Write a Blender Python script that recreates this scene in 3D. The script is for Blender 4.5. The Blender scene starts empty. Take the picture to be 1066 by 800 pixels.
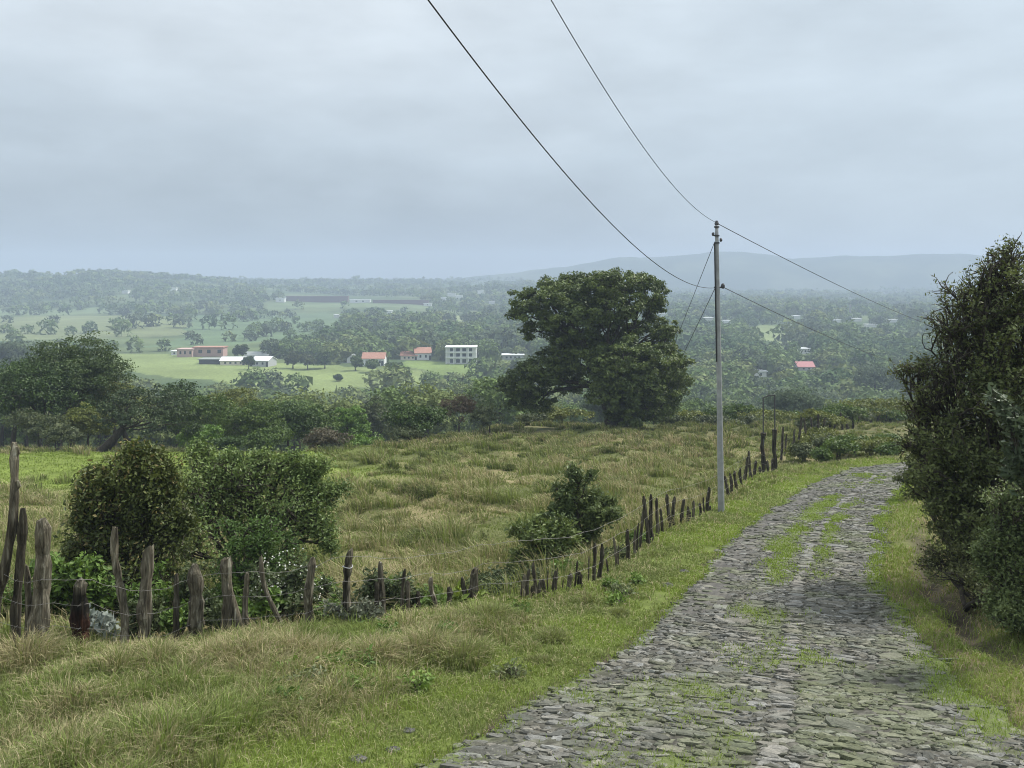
import bpy, math, random
import numpy as np
R = math.radians
SC = bpy.context.scene
COL = SC.collection
rng = np.random.default_rng(7)
random.seed(7)

# ------------------------------------------------------------------ camera, sky, sun, exposure
FPX, CX, HY = 1000.0, 533.0, 290.0          # focal length in photo pixels, centre column, eye-level row
cam_d = bpy.data.cameras.new('camera')
cam = bpy.data.objects.new('camera', cam_d); COL.objects.link(cam)
cam.location = (0, 0, 0); cam.rotation_euler = (R(90), 0, 0)
cam_d.sensor_width = 36.0; cam_d.lens = 36.0 * FPX / 1066.0
cam_d.shift_y = -(400.0 - HY) / 1066.0
cam_d.clip_start = 0.1; cam_d.clip_end = 20000
SC.camera = cam

SUN_AZ, SUN_EL = 62.0, 50.0                 # degrees clockwise from +Y, height
SC.view_settings.view_transform = 'Standard'
SC.view_settings.look = 'None'
SC.view_settings.exposure = 0.22
SC.view_settings.gamma = 1.0
SC.view_settings.use_curve_mapping = False

W = bpy.data.worlds.new('World'); SC.world = W; W.use_nodes = True
def build_world():
    nt = W.node_tree; N = nt.nodes; L = nt.links
    for n in list(N): N.remove(n)
    out = N.new('ShaderNodeOutputWorld'); bg = N.new('ShaderNodeBackground')
    bg.inputs['Strength'].default_value = 0.1
    sky = N.new('ShaderNodeTexSky'); sky.sky_type = 'NISHITA'; sky.sun_disc = False
    sky.sun_elevation = R(SUN_EL); sky.sun_rotation = R(SUN_AZ)
    tc = N.new('ShaderNodeTexCoord'); sep = N.new('ShaderNodeSeparateXYZ')
    L.new(tc.outputs['Generated'], sep.inputs[0])
    # overcast: cloud tone by height above the horizon, disturbed by soft noise
    mp = N.new('ShaderNodeMapping'); mp.inputs['Scale'].default_value = (1.6, 1.6, 4.5)
    L.new(tc.outputs['Generated'], mp.inputs[0])
    n1 = N.new('ShaderNodeTexNoise'); n1.inputs['Scale'].default_value = 2.2; n1.inputs['Detail'].default_value = 5; n1.inputs['Roughness'].default_value = 0.5
    L.new(mp.outputs[0], n1.inputs['Vector'])
    n2 = N.new('ShaderNodeTexNoise'); n2.inputs['Scale'].default_value = 5.0; n2.inputs['Detail'].default_value = 6
    L.new(mp.outputs[0], n2.inputs['Vector'])
    def math_(op, a, b=None, c=None):
        m = N.new('ShaderNodeMath'); m.operation = op
        for i, v in enumerate((a, b, c)):
            if v is None: continue
            if isinstance(v, (int, float)): m.inputs[i].default_value = v
            else: L.new(v, m.inputs[i])
        return m.outputs[0]
    zw = math_('MULTIPLY_ADD', math_('SUBTRACT', n1.outputs['Fac'], 0.5), 0.17, sep.outputs['Z'])
    rp = N.new('ShaderNodeValToRGB'); cr = rp.color_ramp
    stops = [(0.0, (.31, .362, .42)), (.10, (.31, .362, .415)), (.135, (.312, .362, .405)), (.17, (.355, .41, .453)),
             (.23, (.475, .545, .60)), (.31, (.585, .655, .71)), (.40, (.66, .725, .775)), (1.0, (.70, .73, .75))]
    while len(cr.elements) < len(stops): cr.elements.new(0.5)
    for e, (p, c) in zip(cr.elements, stops): e.position = p; e.color = (*c, 1)
    L.new(math_('ADD', zw, 0.1), rp.inputs[0])
    # clearer towards the right of the view
    mr = N.new('ShaderNodeMapRange'); mr.inputs[1].default_value = -.12; mr.inputs[2].default_value = .38
    L.new(sep.outputs['X'], mr.inputs[0])
    mix = N.new('ShaderNodeMix'); mix.data_type = 'RGBA'
    L.new(math_('MULTIPLY', mr.outputs[0], 0.72), mix.inputs['Factor'])
    L.new(rp.outputs[0], mix.inputs['A']); mix.inputs['B'].default_value = (.535, .62, .685, 1)
    # brightness: mottling, and a brighter overcast zenith
    mz = N.new('ShaderNodeMapRange'); mz.inputs[1].default_value = .27; mz.inputs[2].default_value = .9
    mz.inputs[3].default_value = 1.0; mz.inputs[4].default_value = 1.85
    L.new(sep.outputs['Z'], mz.inputs[0])
    mot = math_('ADD', math_('MULTIPLY', n2.outputs['Fac'], 0.42), 0.79)
    br = math_('MULTIPLY', math_('MULTIPLY', mz.outputs[0], mot), 10.0)
    sc_ = N.new('ShaderNodeVectorMath'); sc_.operation = 'SCALE'
    L.new(mix.outputs['Result'], sc_.inputs[0]); L.new(br, sc_.inputs['Scale'])
    fin = N.new('ShaderNodeMix'); fin.data_type = 'RGBA'; fin.inputs['Factor'].default_value = .95
    L.new(sky.outputs[0], fin.inputs['A']); L.new(sc_.outputs[0], fin.inputs['B'])
    L.new(fin.outputs['Result'], bg.inputs['Color']); L.new(bg.outputs[0], out.inputs['Surface'])
build_world()

sun_d = bpy.data.lights.new('sun', 'SUN'); sun_d.energy = 4.7; sun_d.angle = R(9); sun_d.color = (1.0, .95, .87)
sun = bpy.data.objects.new('sun', sun_d); COL.objects.link(sun)
sun.rotation_euler = (R(90 - SUN_EL), 0, R(180 - SUN_AZ) )
SC.cycles.volume_bounces = 1
SC.cycles.max_bounces = 6
SC.cycles.filter_width = 1.05
SC.cycles.use_denoising = True
SC.cycles.use_adaptive_sampling = False
SC.cycles.transparent_max_bounces = 8

# ------------------------------------------------------------------ numeric helpers
def hash2(ix, iy, s):
    n = (ix.astype(np.int64) * 374761393 + iy.astype(np.int64) * 668265263 + s * 974634533) & 0xffffffff
    n = ((n ^ (n >> 13)) * 1274126177) & 0xffffffff
    return ((n ^ (n >> 16)) & 0xffffff) / float(0xffffff)
def vnoise(x, y, s=0):
    x = np.asarray(x, float); y = np.asarray(y, float)
    ix = np.floor(x); iy = np.floor(y); fx = x - ix; fy = y - iy
    fx = fx * fx * (3 - 2 * fx); fy = fy * fy * (3 - 2 * fy)
    a = hash2(ix, iy, s); b = hash2(ix + 1, iy, s); c = hash2(ix, iy + 1, s); d = hash2(ix + 1, iy + 1, s)
    return (a * (1 - fx) + b * fx) * (1 - fy) + (c * (1 - fx) + d * fx) * fy
def fbm(x, y, s=0, o=4):
    t = 0; a = .5; f = 1.0; n = 0
    for i in range(o):
        t = t + a * vnoise(x * f, y * f, s + i * 17); n += a; a *= .5; f *= 2.03
    return t / n
def sst(a, b, x):
    t = np.clip((np.asarray(x, float) - a) / (b - a), 0, 1); return t * t * (3 - 2 * t)
def lerp(a, b, t): return a + (b - a) * t
def nrm(v): return v / np.maximum(np.linalg.norm(v, axis=-1, keepdims=True), 1e-9)

# ------------------------------------------------------------------ lie of the land
YL = np.array([-20, 2, 5, 8.4, 9.43, 11.26, 13.58, 17.1, 21.57, 26.8, 35.5, 41.25, 44.6, 50, 60, 80, 120])
XLs = np.array([-6, -4.2, -2.8, -1.0, -.26, .82, 2.03, 3.45, 4.90, 7.16, 11.25, 14.7, 18.2, 25, 40, 75, 150])
YR = np.array([-20, 2, 6, 8.97, 10.7, 13.04, 15.5, 18.0, 21.6, 26.8, 32, 37.5, 42.3, 50, 60, 80, 120])
XRs = np.array([3.6, 4.5, 4.85, 5.0, 5.12, 5.5, 6.07, 6.9, 8.35, 10.6, 13.2, 15.8, 19.1, 28, 44, 80, 160])
def xl(Y): return np.interp(Y, YL, XLs) + .22 * (vnoise(np.asarray(Y) * 1.3, 3.0, 5) - .5) + .10 * (vnoise(np.asarray(Y) * 4.1, 9.0, 6) - .5)
def xr(Y): return np.interp(Y, YR, XRs) + .22 * (vnoise(np.asarray(Y) * 1.1, 5.0, 8) - .5) + .10 * (vnoise(np.asarray(Y) * 3.7, 9.0, 9) - .5)
def plane(Y): return -3.3 - .117 * np.asarray(Y, float)
def road_z(Y):
    Y = np.asarray(Y, float); return plane(Y) - .012 * np.maximum(Y - 43, 0) ** 2 * (Y < 75) 
def H(X, Y):
    X = np.asarray(X, float); Y = np.asarray(Y, float); Yp = np.maximum(Y, .5)
    el = xl(Y) - X; er = X - xr(Y)
    near = 1 - sst(44, 56, Y)
    yc = lerp(60, 88, sst(-7, 5, X))
    z = plane(np.minimum(Y, yc))
    z = z - sst(-4, -15, X) * sst(18, 46, Y) * .9
    over = np.maximum(Y - yc, 0)
    fall = z - .22 * over + .6 * (1 - np.exp(-over / 5))
    # valley
    u = X / Yp
    v = -42 + 5 * (fbm(X / 160, Y / 160, 31, 3) - .5) + 2.0 * sst(500, 900, Y)
    lft = 1 - sst(-.02, .16, u)
    v = v + lft * (sst(1000, 2000, Y) * (24 + 9 * sst(-.08, -.5, u)) + sst(2000, 3200, Y) * 10) + lft * 24 * np.exp(-((Y - 1550) / 330) ** 2) * sst(-.16, -.45, u) + sst(650, 1300, Y) * 22 * (fbm(X / 330, Y / 420, 33, 3) - .5)
    v = v + (1 - lft) * (sst(1100, 2600, Y) * 4)
    k = 5.0
    m = np.maximum(fall, v) + np.where(np.abs(fall - v) < k, (k - np.abs(fall - v)) ** 2 / (4 * k), 0)
    z = np.where(over > 0, m, z)
    # verges and banks
    ms = sst(0, 1.2, el)
    z = z + near * (.05 * ms + .10 * sst(1.0, 3.2, el) * (1 - sst(14, 26, Y)) )
    z = z + near * (.04 * sst(0, .5, er) - .20 * np.exp(-((er - .75) / .28) ** 2) * sst(10, 13, Y) * (1 - sst(19, 23, Y)) + .35 * sst(1.0, 4.5, er) + .10 * np.clip(er - 3, 0, 6))
    inroad = np.clip(np.minimum(-el, -er) / .12 + .4, 0, 1)
    z = z - near * .10 * inroad * ((-el > -.1) & (-er > -.1))
    # humps of the pasture
    fld = sst(2.2, 3.6, el) * (1 - sst(95, 140, Y))
    z = z + fld * (.62 * (fbm(X / 1.6, Y / 1.6, 3, 3) - .5) + 1.5 * (fbm(X / 13, Y / 13, 4, 2) - .5))
    z = z + (1 - inroad) * near * .05 * (fbm(X / .35, Y / .35, 12, 2) - .5)
    return z
def P(px, py, Y): return np.array([(px - CX) / FPX * Y, Y, (HY - py) / FPX * Y])
_YS = np.geomspace(5, 3300, 6000)
def hit(px, py, ymin=5):
    ys = _YS[_YS >= ymin]
    g = H((px - CX) / FPX * ys, ys) - (HY - py) / FPX * ys
    i = int(np.argmax(g >= 0)) if (g >= 0).any() else len(ys) - 1
    Y = ys[i]; X = (px - CX) / FPX * Y
    return np.array([X, Y, float(H(X, Y))])
def ground(px, Y):
    X = (px - CX) / FPX * Y; return np.array([X, Y, float(H(X, Y))])

# ------------------------------------------------------------------ scene helpers
def tag(o, label=None, cat=None, group=None, kind=None):
    if label: o['label'] = label
    if cat: o['category'] = cat
    if group: o['group'] = group
    if kind: o['kind'] = kind
    return o
def empty(name, loc, label=None, cat=None, group=None):
    o = bpy.data.objects.new(name, None); COL.objects.link(o); o.location = tuple(map(float, loc)); o.empty_display_size = .3
    return tag(o, label, cat, group)
class MB:
    """collects triangles in world coordinates; build() links them as ONE mesh object (local to its parent)"""
    def __init__(s): s.v = []; s.t = []; s.c = []; s.m = []; s.n = 0
    def add(s, v, t, c=(1, 1, 1), mi=0):
        v = np.asarray(v, float).reshape(-1, 3); t = np.asarray(t, int).reshape(-1, 3)
        c = np.asarray(c, float)
        if c.ndim == 1: c = np.tile(c, (len(v), 1))
        s.v.append(v); s.t.append(t + s.n); s.c.append(c); s.m.append(np.full(len(t), mi)); s.n += len(v)
    def mesh(s, name, mats, origin=(0, 0, 0), smooth=False):
        v = np.concatenate(s.v) - np.asarray(origin, float); t = np.concatenate(s.t); c = np.concatenate(s.c); m = np.concatenate(s.m)
        me = bpy.data.meshes.new(name)
        me.vertices.add(len(v)); me.vertices.foreach_set('co', v.astype(np.float32).ravel())
        me.loops.add(len(t) * 3); me.loops.foreach_set('vertex_index', t.astype(np.int32).ravel())
        me.polygons.add(len(t)); me.polygons.foreach_set('loop_start', np.arange(0, len(t) * 3, 3, dtype=np.int32))
        if not isinstance(mats, (list, tuple)): mats = [mats]
        for x in mats: me.materials.append(x)
        if len(mats) > 1: me.polygons.foreach_set('material_index', m.astype(np.int32))
        me.polygons.foreach_set('use_smooth', np.full(len(t), smooth, dtype=bool))
        a = me.attributes.new('Col', 'FLOAT_COLOR', 'POINT')
        a.data.foreach_set('color', np.concatenate([c, np.ones((len(c), 1))], 1).astype(np.float32).ravel())
        me.update(calc_edges=True)
        return me
    def build(s, name, mats, parent=None, smooth=False, origin=None):
        o0 = (0, 0, 0)
        if parent is not None: 
            o0 = np.zeros(3); q = parent
            while q is not None: o0 = o0 + np.array(q.location); q = q.parent
        if origin is not None: o0 = origin
        me = s.mesh(name, mats, o0, smooth)
        o = bpy.data.objects.new(name, me); COL.objects.link(o)
        if parent is not None: o.parent = parent
        elif origin is not None: o.location = tuple(map(float, origin))
        return o
def tube(mb, pts, rad, sides=6, col=(1, 1, 1), cap=True, mi=0, jit=0, rg=rng):
    pts = np.asarray(pts, float); n = len(pts); rad = np.broadcast_to(np.asarray(rad, float), (n,))
    d = nrm(np.gradient(pts, axis=0))
    ref = np.where(np.abs(d[:, 2:3]) > .9, np.array([[1., 0, 0]]), np.array([[0, 0, 1.]]))
    a = nrm(np.cross(d, ref)); b = np.cross(d, a)
    th = np.arange(sides) / sides * 2 * np.pi
    rr = rad[:, None] * (1 + (jit * (rg.random((n, sides)) - .5) if jit else 0))
    v = pts[:, None] + rr[..., None] * (np.cos(th)[None, :, None] * a[:, None] + np.sin(th)[None, :, None] * b[:, None])
    v = v.reshape(-1, 3)
    i = np.arange(n - 1)[:, None] * sides; j = np.arange(sides)[None]; k = (j + 1) % sides
    q = np.stack([i + j, i + k, i + sides + k, i + j, i + sides + k, i + sides + j], -1).reshape(-1, 3)
    if cap:
        v = np.vstack([v, pts[:1], pts[-1:]]); c0 = n * sides
        jj = np.arange(sides); kk = (jj + 1) % sides
        q = np.vstack([q, np.stack([kk, jj, np.full(sides, c0)], -1), np.stack([(n - 1) * sides + jj, (n - 1) * sides + kk, np.full(sides, c0 + 1)], -1)])
    mb.add(v, q, col, mi)
def box(mb, x0, x1, y0, y1, z0, z1, mi=0, col=(1, 1, 1)):
    v = [(x, y, z) for z in (z0, z1) for y in (y0, y1) for x in (x0, x1)]
    q = [(0, 2, 3, 1), (4, 5, 7, 6), (0, 1, 5, 4), (2, 6, 7, 3), (0, 4, 6, 2), (1, 3, 7, 5)]
    t = [tri for a, b, c, d in q for tri in ((a, b, c), (a, c, d))]
    mb.add(v, t, col, mi)
def curve(p0, p1, n=7, bend=0.15, up=0.0, rg=rng):
    p0 = np.asarray(p0, float); p1 = np.asarray(p1, float); L_ = np.linalg.norm(p1 - p0)
    t = np.linspace(0, 1, n)[:, None]
    o = (rg.random(3) - .5) * 2 * bend * L_; o2 = (rg.random(3) - .5) * bend * L_
    return p0 + (p1 - p0) * t + np.sin(t * np.pi) * o + np.sin(t * 2 * np.pi) * o2 + np.array([0, 0, 1]) * up * L_ * np.sin(t * np.pi)

# ------------------------------------------------------------------ materials
def mat(name):
    m = bpy.data.materials.new(name); m.use_nodes = True
    nt = m.node_tree; b = nt.nodes['Principled BSDF']; return m, nt, nt.nodes, nt.links, b
def noise_fac(N, L, scale, detail=4, rough=.55, vec=None, dist=0):
    n = N.new('ShaderNodeTexNoise'); n.inputs['Scale'].default_value = scale; n.inputs['Detail'].default_value = detail
    n.inputs['Roughness'].default_value = rough; n.inputs['Distortion'].default_value = dist
    if vec is not None: L.new(vec, n.inputs['Vector'])
    return n.outputs['Fac']
def ramp(N, L, fac, stops):
    r = N.new('ShaderNodeValToRGB'); cr = r.color_ramp
    while len(cr.elements) < len(stops): cr.elements.new(.5)
    for e, (p, c) in zip(cr.elements, stops): e.position = p; e.color = (*c, 1) if not isinstance(c, (int, float)) else (c, c, c, 1)
    L.new(fac, r.inputs[0]); return r.outputs[0]
def mixc(N, L, fac, a, b, mode='MIX'):
    x = N.new('ShaderNodeMix'); x.data_type = 'RGBA'; x.blend_type = mode
    for k, v in (('Factor', fac), ('A', a), ('B', b)):
        if isinstance(v, (int, float)): x.inputs[k].default_value = v
        elif isinstance(v, tuple): x.inputs[k].default_value = (*v, 1)
        else: L.new(v, x.inputs[k])
    return x.outputs['Result']
def vcol(N): 
    a = N.new('ShaderNodeAttribute'); a.attribute_name = 'Col'; return a.outputs['Color']
def objc(N): return N.new('ShaderNodeTexCoord').outputs['Object']
def leaf_mat(name, trans=.30, rough=.5, spec=.35):
    m, nt, N, L, b = mat(name)
    c = vcol(N); L.new(c, b.inputs['Base Color']); b.inputs['Roughness'].default_value = rough; b.inputs['Specular IOR Level'].default_value = spec
    t = N.new('ShaderNodeBsdfTranslucent')
    tc = N.new('ShaderNodeHueSaturation'); tc.inputs['Saturation'].default_value = 1.15; tc.inputs['Value'].default_value = 1.25; tc.inputs['Hue'].default_value = .488
    L.new(c, tc.inputs['Color']); L.new(tc.outputs[0], t.inputs['Color'])
    mx = N.new('ShaderNodeMixShader'); mx.inputs[0].default_value = trans
    L.new(b.outputs[0], mx.inputs[1]); L.new(t.outputs[0], mx.inputs[2]); L.new(mx.outputs[0], N['Material Output'].inputs['Surface'])
    return m
LEAF = leaf_mat('leaf', .22, .45, .2); GRASS = leaf_mat('grass_blade', .25, .7, .08); FARLEAF = leaf_mat('far_leaf', .15, .8, .1)
def bark_mat(name, stops, zs=.25, scale=9, bump=.6):
    m, nt, N, L, b = mat(name)
    mp = N.new('ShaderNodeMapping'); mp.inputs['Scale'].default_value = (1, 1, zs); L.new(objc(N), mp.inputs[0])
    f = noise_fac(N, L, scale, 6, .65, mp.outputs[0], .4)
    c = mixc(N, L, 1.0, ramp(N, L, f, stops), vcol(N), 'MULTIPLY')
    L.new(c, b.inputs['Base Color']); b.inputs['Roughness'].default_value = .9; b.inputs['Specular IOR Level'].default_value = .15
    bp = N.new('ShaderNodeBump'); bp.inputs['Strength'].default_value = bump; bp.inputs['Distance'].default_value = .02
    L.new(noise_fac(N, L, scale * 3, 4, .6, mp.outputs[0]), bp.inputs['Height']); L.new(bp.outputs[0], b.inputs['Normal'])
    return m
BARK = bark_mat('bark', [(.3, (.03, .026, .02)), (.55, (.065, .057, .045)), (.75, (.12, .11, .09))])
WOOD = bark_mat('weathered_wood', [(.32, (.018, .015, .012)), (.44, (.07, .062, .046)), (.56, (.14, .128, .098)), (.72, (.36, .345, .29))], .10, 20, 1.0)
def plain(name, c, rough=.7, var=.15, scale=3, spec=.3, metal=0):
    m, nt, N, L, b = mat(name)
    f = noise_fac(N, L, scale, 5, .6, objc(N))
    lo = tuple(max(0, x * (1 - var)) for x in c); hi = tuple(min(1, x * (1 + var)) for x in c)
    L.new(ramp(N, L, f, [(.3, lo), (.7, hi)]), b.inputs['Base Color'])
    b.inputs['Roughness'].default_value = rough; b.inputs['Specular IOR Level'].default_value = spec; b.inputs['Metallic'].default_value = metal
    return m
WIRE = plain('wire_black', (.02, .02, .022), .6)
GALV = plain('galvanised_steel', (.27, .28, .285), .5, .2, 5)
RUSTWIRE = plain('rusty_wire', (.22, .205, .19), .6)
DARKMETAL = plain('dark_metal', (.06, .06, .065), .6)
WHITE = plain('white_plaster', (.66, .67, .66), .8, .06); CREAM = plain('cream_plaster', (.62, .56, .46), .85)
SALMON = plain('salmon_plaster', (.42, .28, .245), .85); PINKG = plain('faded_pink_plaster', (.45, .32, .29), .85)
TILE = plain('clay_tile', (.36, .195, .145), .85, .2, 1.5); REDMETAL = plain('red_sheet_roof', (.36, .15, .15), .6)
WHITEMETAL = plain('white_sheet_roof', (.68, .70, .71), .5, .05); GREYROOF = plain('grey_sheet_roof', (.24, .26, .25), .6)
DARKWALL = plain('dark_shed', (.05, .055, .055), .8); GLASS = plain('dark_window', (.05, .06, .07), .15, .1); GREYW = plain('grey_plaster', (.40, .41, .42), .85)
MAROON = plain('maroon_netting', (.15, .095, .09), .9)

def ground_mat():
    m, nt, N, L, b = mat('ground_soil_and_turf')
    o = objc(N)
    f1 = noise_fac(N, L, .9, 6, .65, o); f2 = noise_fac(N, L, 9, 5, .7, o); f3 = noise_fac(N, L, .03, 6, .6, o)
    k = ramp(N, L, f1, [(.3, .72), (.7, 1.28)]); k2 = ramp(N, L, f2, [(.3, .7), (.7, 1.3)]); k3 = ramp(N, L, f3, [(.3, .8), (.7, 1.2)])
    c = mixc(N, L, 1., vcol(N), k, 'MULTIPLY'); c = mixc(N, L, 1., c, k2, 'MULTIPLY'); c = mixc(N, L, 1., c, k3, 'MULTIPLY')
    L.new(c, b.inputs['Base Color']); b.inputs['Roughness'].default_value = .95; b.inputs['Specular IOR Level'].default_value = .1
    bp = N.new('ShaderNodeBump'); bp.inputs['Strength'].default_value = .7; bp.inputs['Distance'].default_value = .04
    L.new(f2, bp.inputs['Height']); L.new(bp.outputs[0], b.inputs['Normal'])
    return m
def road_mat():
    m, nt, N, L, b = mat('cobbled_road_stone')
    o = objc(N); c = vcol(N)
    f = noise_fac(N, L, 45, 6, .7, o); g = noise_fac(N, L, 9, 5, .65, o)
    c = mixc(N, L, 1., c, ramp(N, L, f, [(.28, .60), (.72, 1.40)]), 'MULTIPLY')
    c = mixc(N, L, 1., c, ramp(N, L, g, [(.3, .8), (.7, 1.2)]), 'MULTIPLY')
    L.new(c, b.inputs['Base Color']); b.inputs['Roughness'].default_value = .8; b.inputs['Specular IOR Level'].default_value = .25
    bp = N.new('ShaderNodeBump'); bp.inputs['Strength'].default_value = .6; bp.inputs['Distance'].default_value = .012
    L.new(f, bp.inputs['Height']); L.new(bp.outputs[0], b.inputs['Normal'])
    return m

# ------------------------------------------------------------------ ground sheet
def in_poly(px, py, poly):
    r = np.zeros(px.shape, bool); n = len(poly)
    for i in range(n):
        x0, y0 = poly[i]; x1, y1 = poly[(i + 1) % n]
        if y0 == y1: continue
        c = ((y0 > py) != (y1 > py)) & (px < (x1 - x0) * (py - y0) / (y1 - y0) + x0); r ^= c
    return r
def wpoly(pts):
    """outline of a field given by where its corners show -> corners on the land"""
    return [tuple(hit(x, y, 250)[:2]) for x, y in pts]
FIELD_PX = {}
def wpoly(pts):
    FIELD_PX[len(FIELD_PX)] = pts
    return [tuple(hit(x, y, 250)[:2]) for x, y in pts]
FIELDS = {
    'meadow': (wpoly([(95, 368), (190, 368), (240, 377), (330, 381), (440, 389), (446, 404), (340, 405), (290, 402), (200, 399), (95, 386)]), (.16, .20, .075)),
    'house_meadow': (wpoly([(425, 376), (505, 376), (520, 388), (455, 390), (425, 384)]), (.14, .19, .06)),
    'stubble': (wpoly([(-60, 333), (60, 329), (210, 331), (195, 349), (120, 352), (-60, 357)]), (.14, .165, .078)),
    'crop': (wpoly([(200, 328), (345, 325), (365, 338), (300, 352), (240, 360), (150, 362), (196, 349)]), (.095, .14, .07)),
    'strip': (wpoly([(275, 315), (450, 317), (450, 321), (275, 322)]), (.12, .16, .075)),
    'pale_strip': (wpoly([(415, 330), (500, 329), (505, 335), (420, 336)]), (.17, .20, .09)),
    'right_field': (wpoly([(772, 342), (800, 339), (845, 343), (842, 353), (812, 359), (775, 353)]), (.17, .21, .09)),
    'upper_strip': (wpoly([(-60, 322), (150, 321), (240, 326), (60, 328), (-60, 330)]), (.12, .16, .08)),
}
def near_cols(X, Y):
    el = xl(Y) - X; er = X - xr(Y)
    n1 = fbm(X / 2.2, Y / 2.2, 41, 4); n2 = fbm(X / 9, Y / 9, 42, 3)
    past = lerp(np.array([.10, .11, .042]), np.array([.19, .165, .085]), sst(.40, .62, n1 * .6 + n2 * .4)[..., None])
    verge = np.array([.115, .145, .038]); soil = np.array([.07, .058, .042])
    c = lerp(np.broadcast_to(verge, past.shape), past, sst(2.0, 3.2, el)[..., None])
    c = np.where((er > 0)[..., None], lerp(np.broadcast_to(np.array([.12, .13, .045]), past.shape), np.broadcast_to(np.array([.16, .135, .075]), past.shape), sst(.4, .6, n1)[..., None]), c)
    gul = np.exp(-((er - .75) / .3) ** 2) * sst(10, 13, Y) * (1 - sst(20, 25, Y))
    c = lerp(c, np.broadcast_to(soil, c.shape), np.clip(gul, 0, 1)[..., None])
    inr = ((el < .05) & (er < .05) & (Y < 56))
    c = np.where(inr[..., None], soil, c)
    # bright short turf at the far left and a lawn-like patch in mid pasture
    c = lerp(c, c * np.array([.62, .68, .6]), sst(56, 66, Y)[..., None])   # shade of tree and cloud painted into the turf colour round the crest
    lawn = sst(-7, -11, X) * sst(32, 40, Y) * (1 - sst(56, 64, Y)) + np.exp(-(((X + 6.5) / 2.2) ** 2 + ((Y - 37) / 4.5) ** 2))
    c = lerp(c, np.broadcast_to(np.array([.15, .195, .045]), c.shape), np.clip(lawn, 0, 1)[..., None])
    return c
def build_ground():
    us = np.concatenate([np.linspace(-1.25, -.62, 60)[:-1], np.linspace(-.62, .66, 420), np.linspace(.66, 1.25, 60)[1:]])
    ys = [-14.0]
    while ys[-1] < 3300:
        y = ys[-1]; st = .0085 * (y + 26)
        if 55 < y < 130: st *= .7
        ys.append(y + st)
    ys = np.array(ys)
    U, Yg = np.meshgrid(us, ys); Xg = U * (Yg + 26)
    Z = H(Xg, Yg)
    nr, nc = Z.shape
    c = near_cols(Xg, Yg)
    n = fbm(Xg / 60, Yg / 60, 51, 4)
    val = lerp(np.array([.055, .085, .035]), np.array([.10, .13, .055]), sst(.35, .65, n)[..., None])
    jx = 22 * (fbm(Xg / 25, Yg / 40, 55, 3) - .5); jy = 40 * (fbm(Xg / 25, Yg / 40, 56, 3) - .5)
    for k, (poly, colr) in FIELDS.items():
        ip = in_poly(Xg + jx, Yg + jy, poly)
        patch = (.82 + .36 * fbm(Xg / 30, Yg / 55, 57, 4))[..., None]; val = np.where(ip[..., None], np.array(colr) * patch, val)
    c = lerp(c, val, sst(95, 125, Yg)[..., None])
    i = np.arange(nr - 1)[:, None] * nc + np.arange(nc - 1)[None]
    t = np.stack([i, i + 1, i + nc + 1, i, i + nc + 1, i + nc], -1).reshape(-1, 3)
    mb = MB(); mb.add(np.stack([Xg, Yg, Z], -1), t, c.reshape(-1, 3))
    g = mb.build('ground', ground_mat(), smooth=True)
    tag(g, 'rough grassy hillside falling to a wooded farming valley', kind='structure')
build_ground()

def build_mountains():
    mb = MB(); xs = np.linspace(-2100, 3000, 320); ys = np.linspace(2440, 2960, 28)
    X, Y = np.meshgrid(xs, ys); u = X / 2660
    prof = np.interp(u, [-.8, -.5, -.30, -.14, -.08, 0, .06, .12, .17, .22, .27, .30, .33, .37, .41, .45, .49, .56, .7, 1.1], [-20, -20, -20, -10, 5, 20, 60, 105, 120, 122, 116, 102, 100, 118, 119, 116, 112, 100, 85, 70])
    prof = prof * .62 + 34 * (fbm(X / 210, Y / 900, 61, 4) - .5)
    k = np.sin(np.clip((Y - 2440) / 440, 0, 1) * np.pi / 2) ** .8 * (1 - .35 * sst(2820, 2960, Y))
    Z = -60 + (prof + 60) * k - 30 * (np.abs(fbm(X / 260, Y / 260, 62, 4) - .5)) * (1 - k)
    nr, nc = Z.shape
    i = np.arange(nr - 1)[:, None] * nc + np.arange(nc - 1)[None]
    t = np.stack([i, i + 1, i + nc + 1, i, i + nc + 1, i + nc], -1).reshape(-1, 3)
    c = lerp(np.array([.045, .065, .04]), np.array([.08, .10, .06]), sst(.4, .6, fbm(X / 120, Y / 120, 63, 4))[..., None])
    mb.add(np.stack([X, Y, Z], -1), t, c.reshape(-1, 3))
    tag(mb.build('hills', ground_mat(), smooth=True), 'long blue mountain ridge fading into cloud across the valley', kind='structure')
build_mountains()

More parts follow.
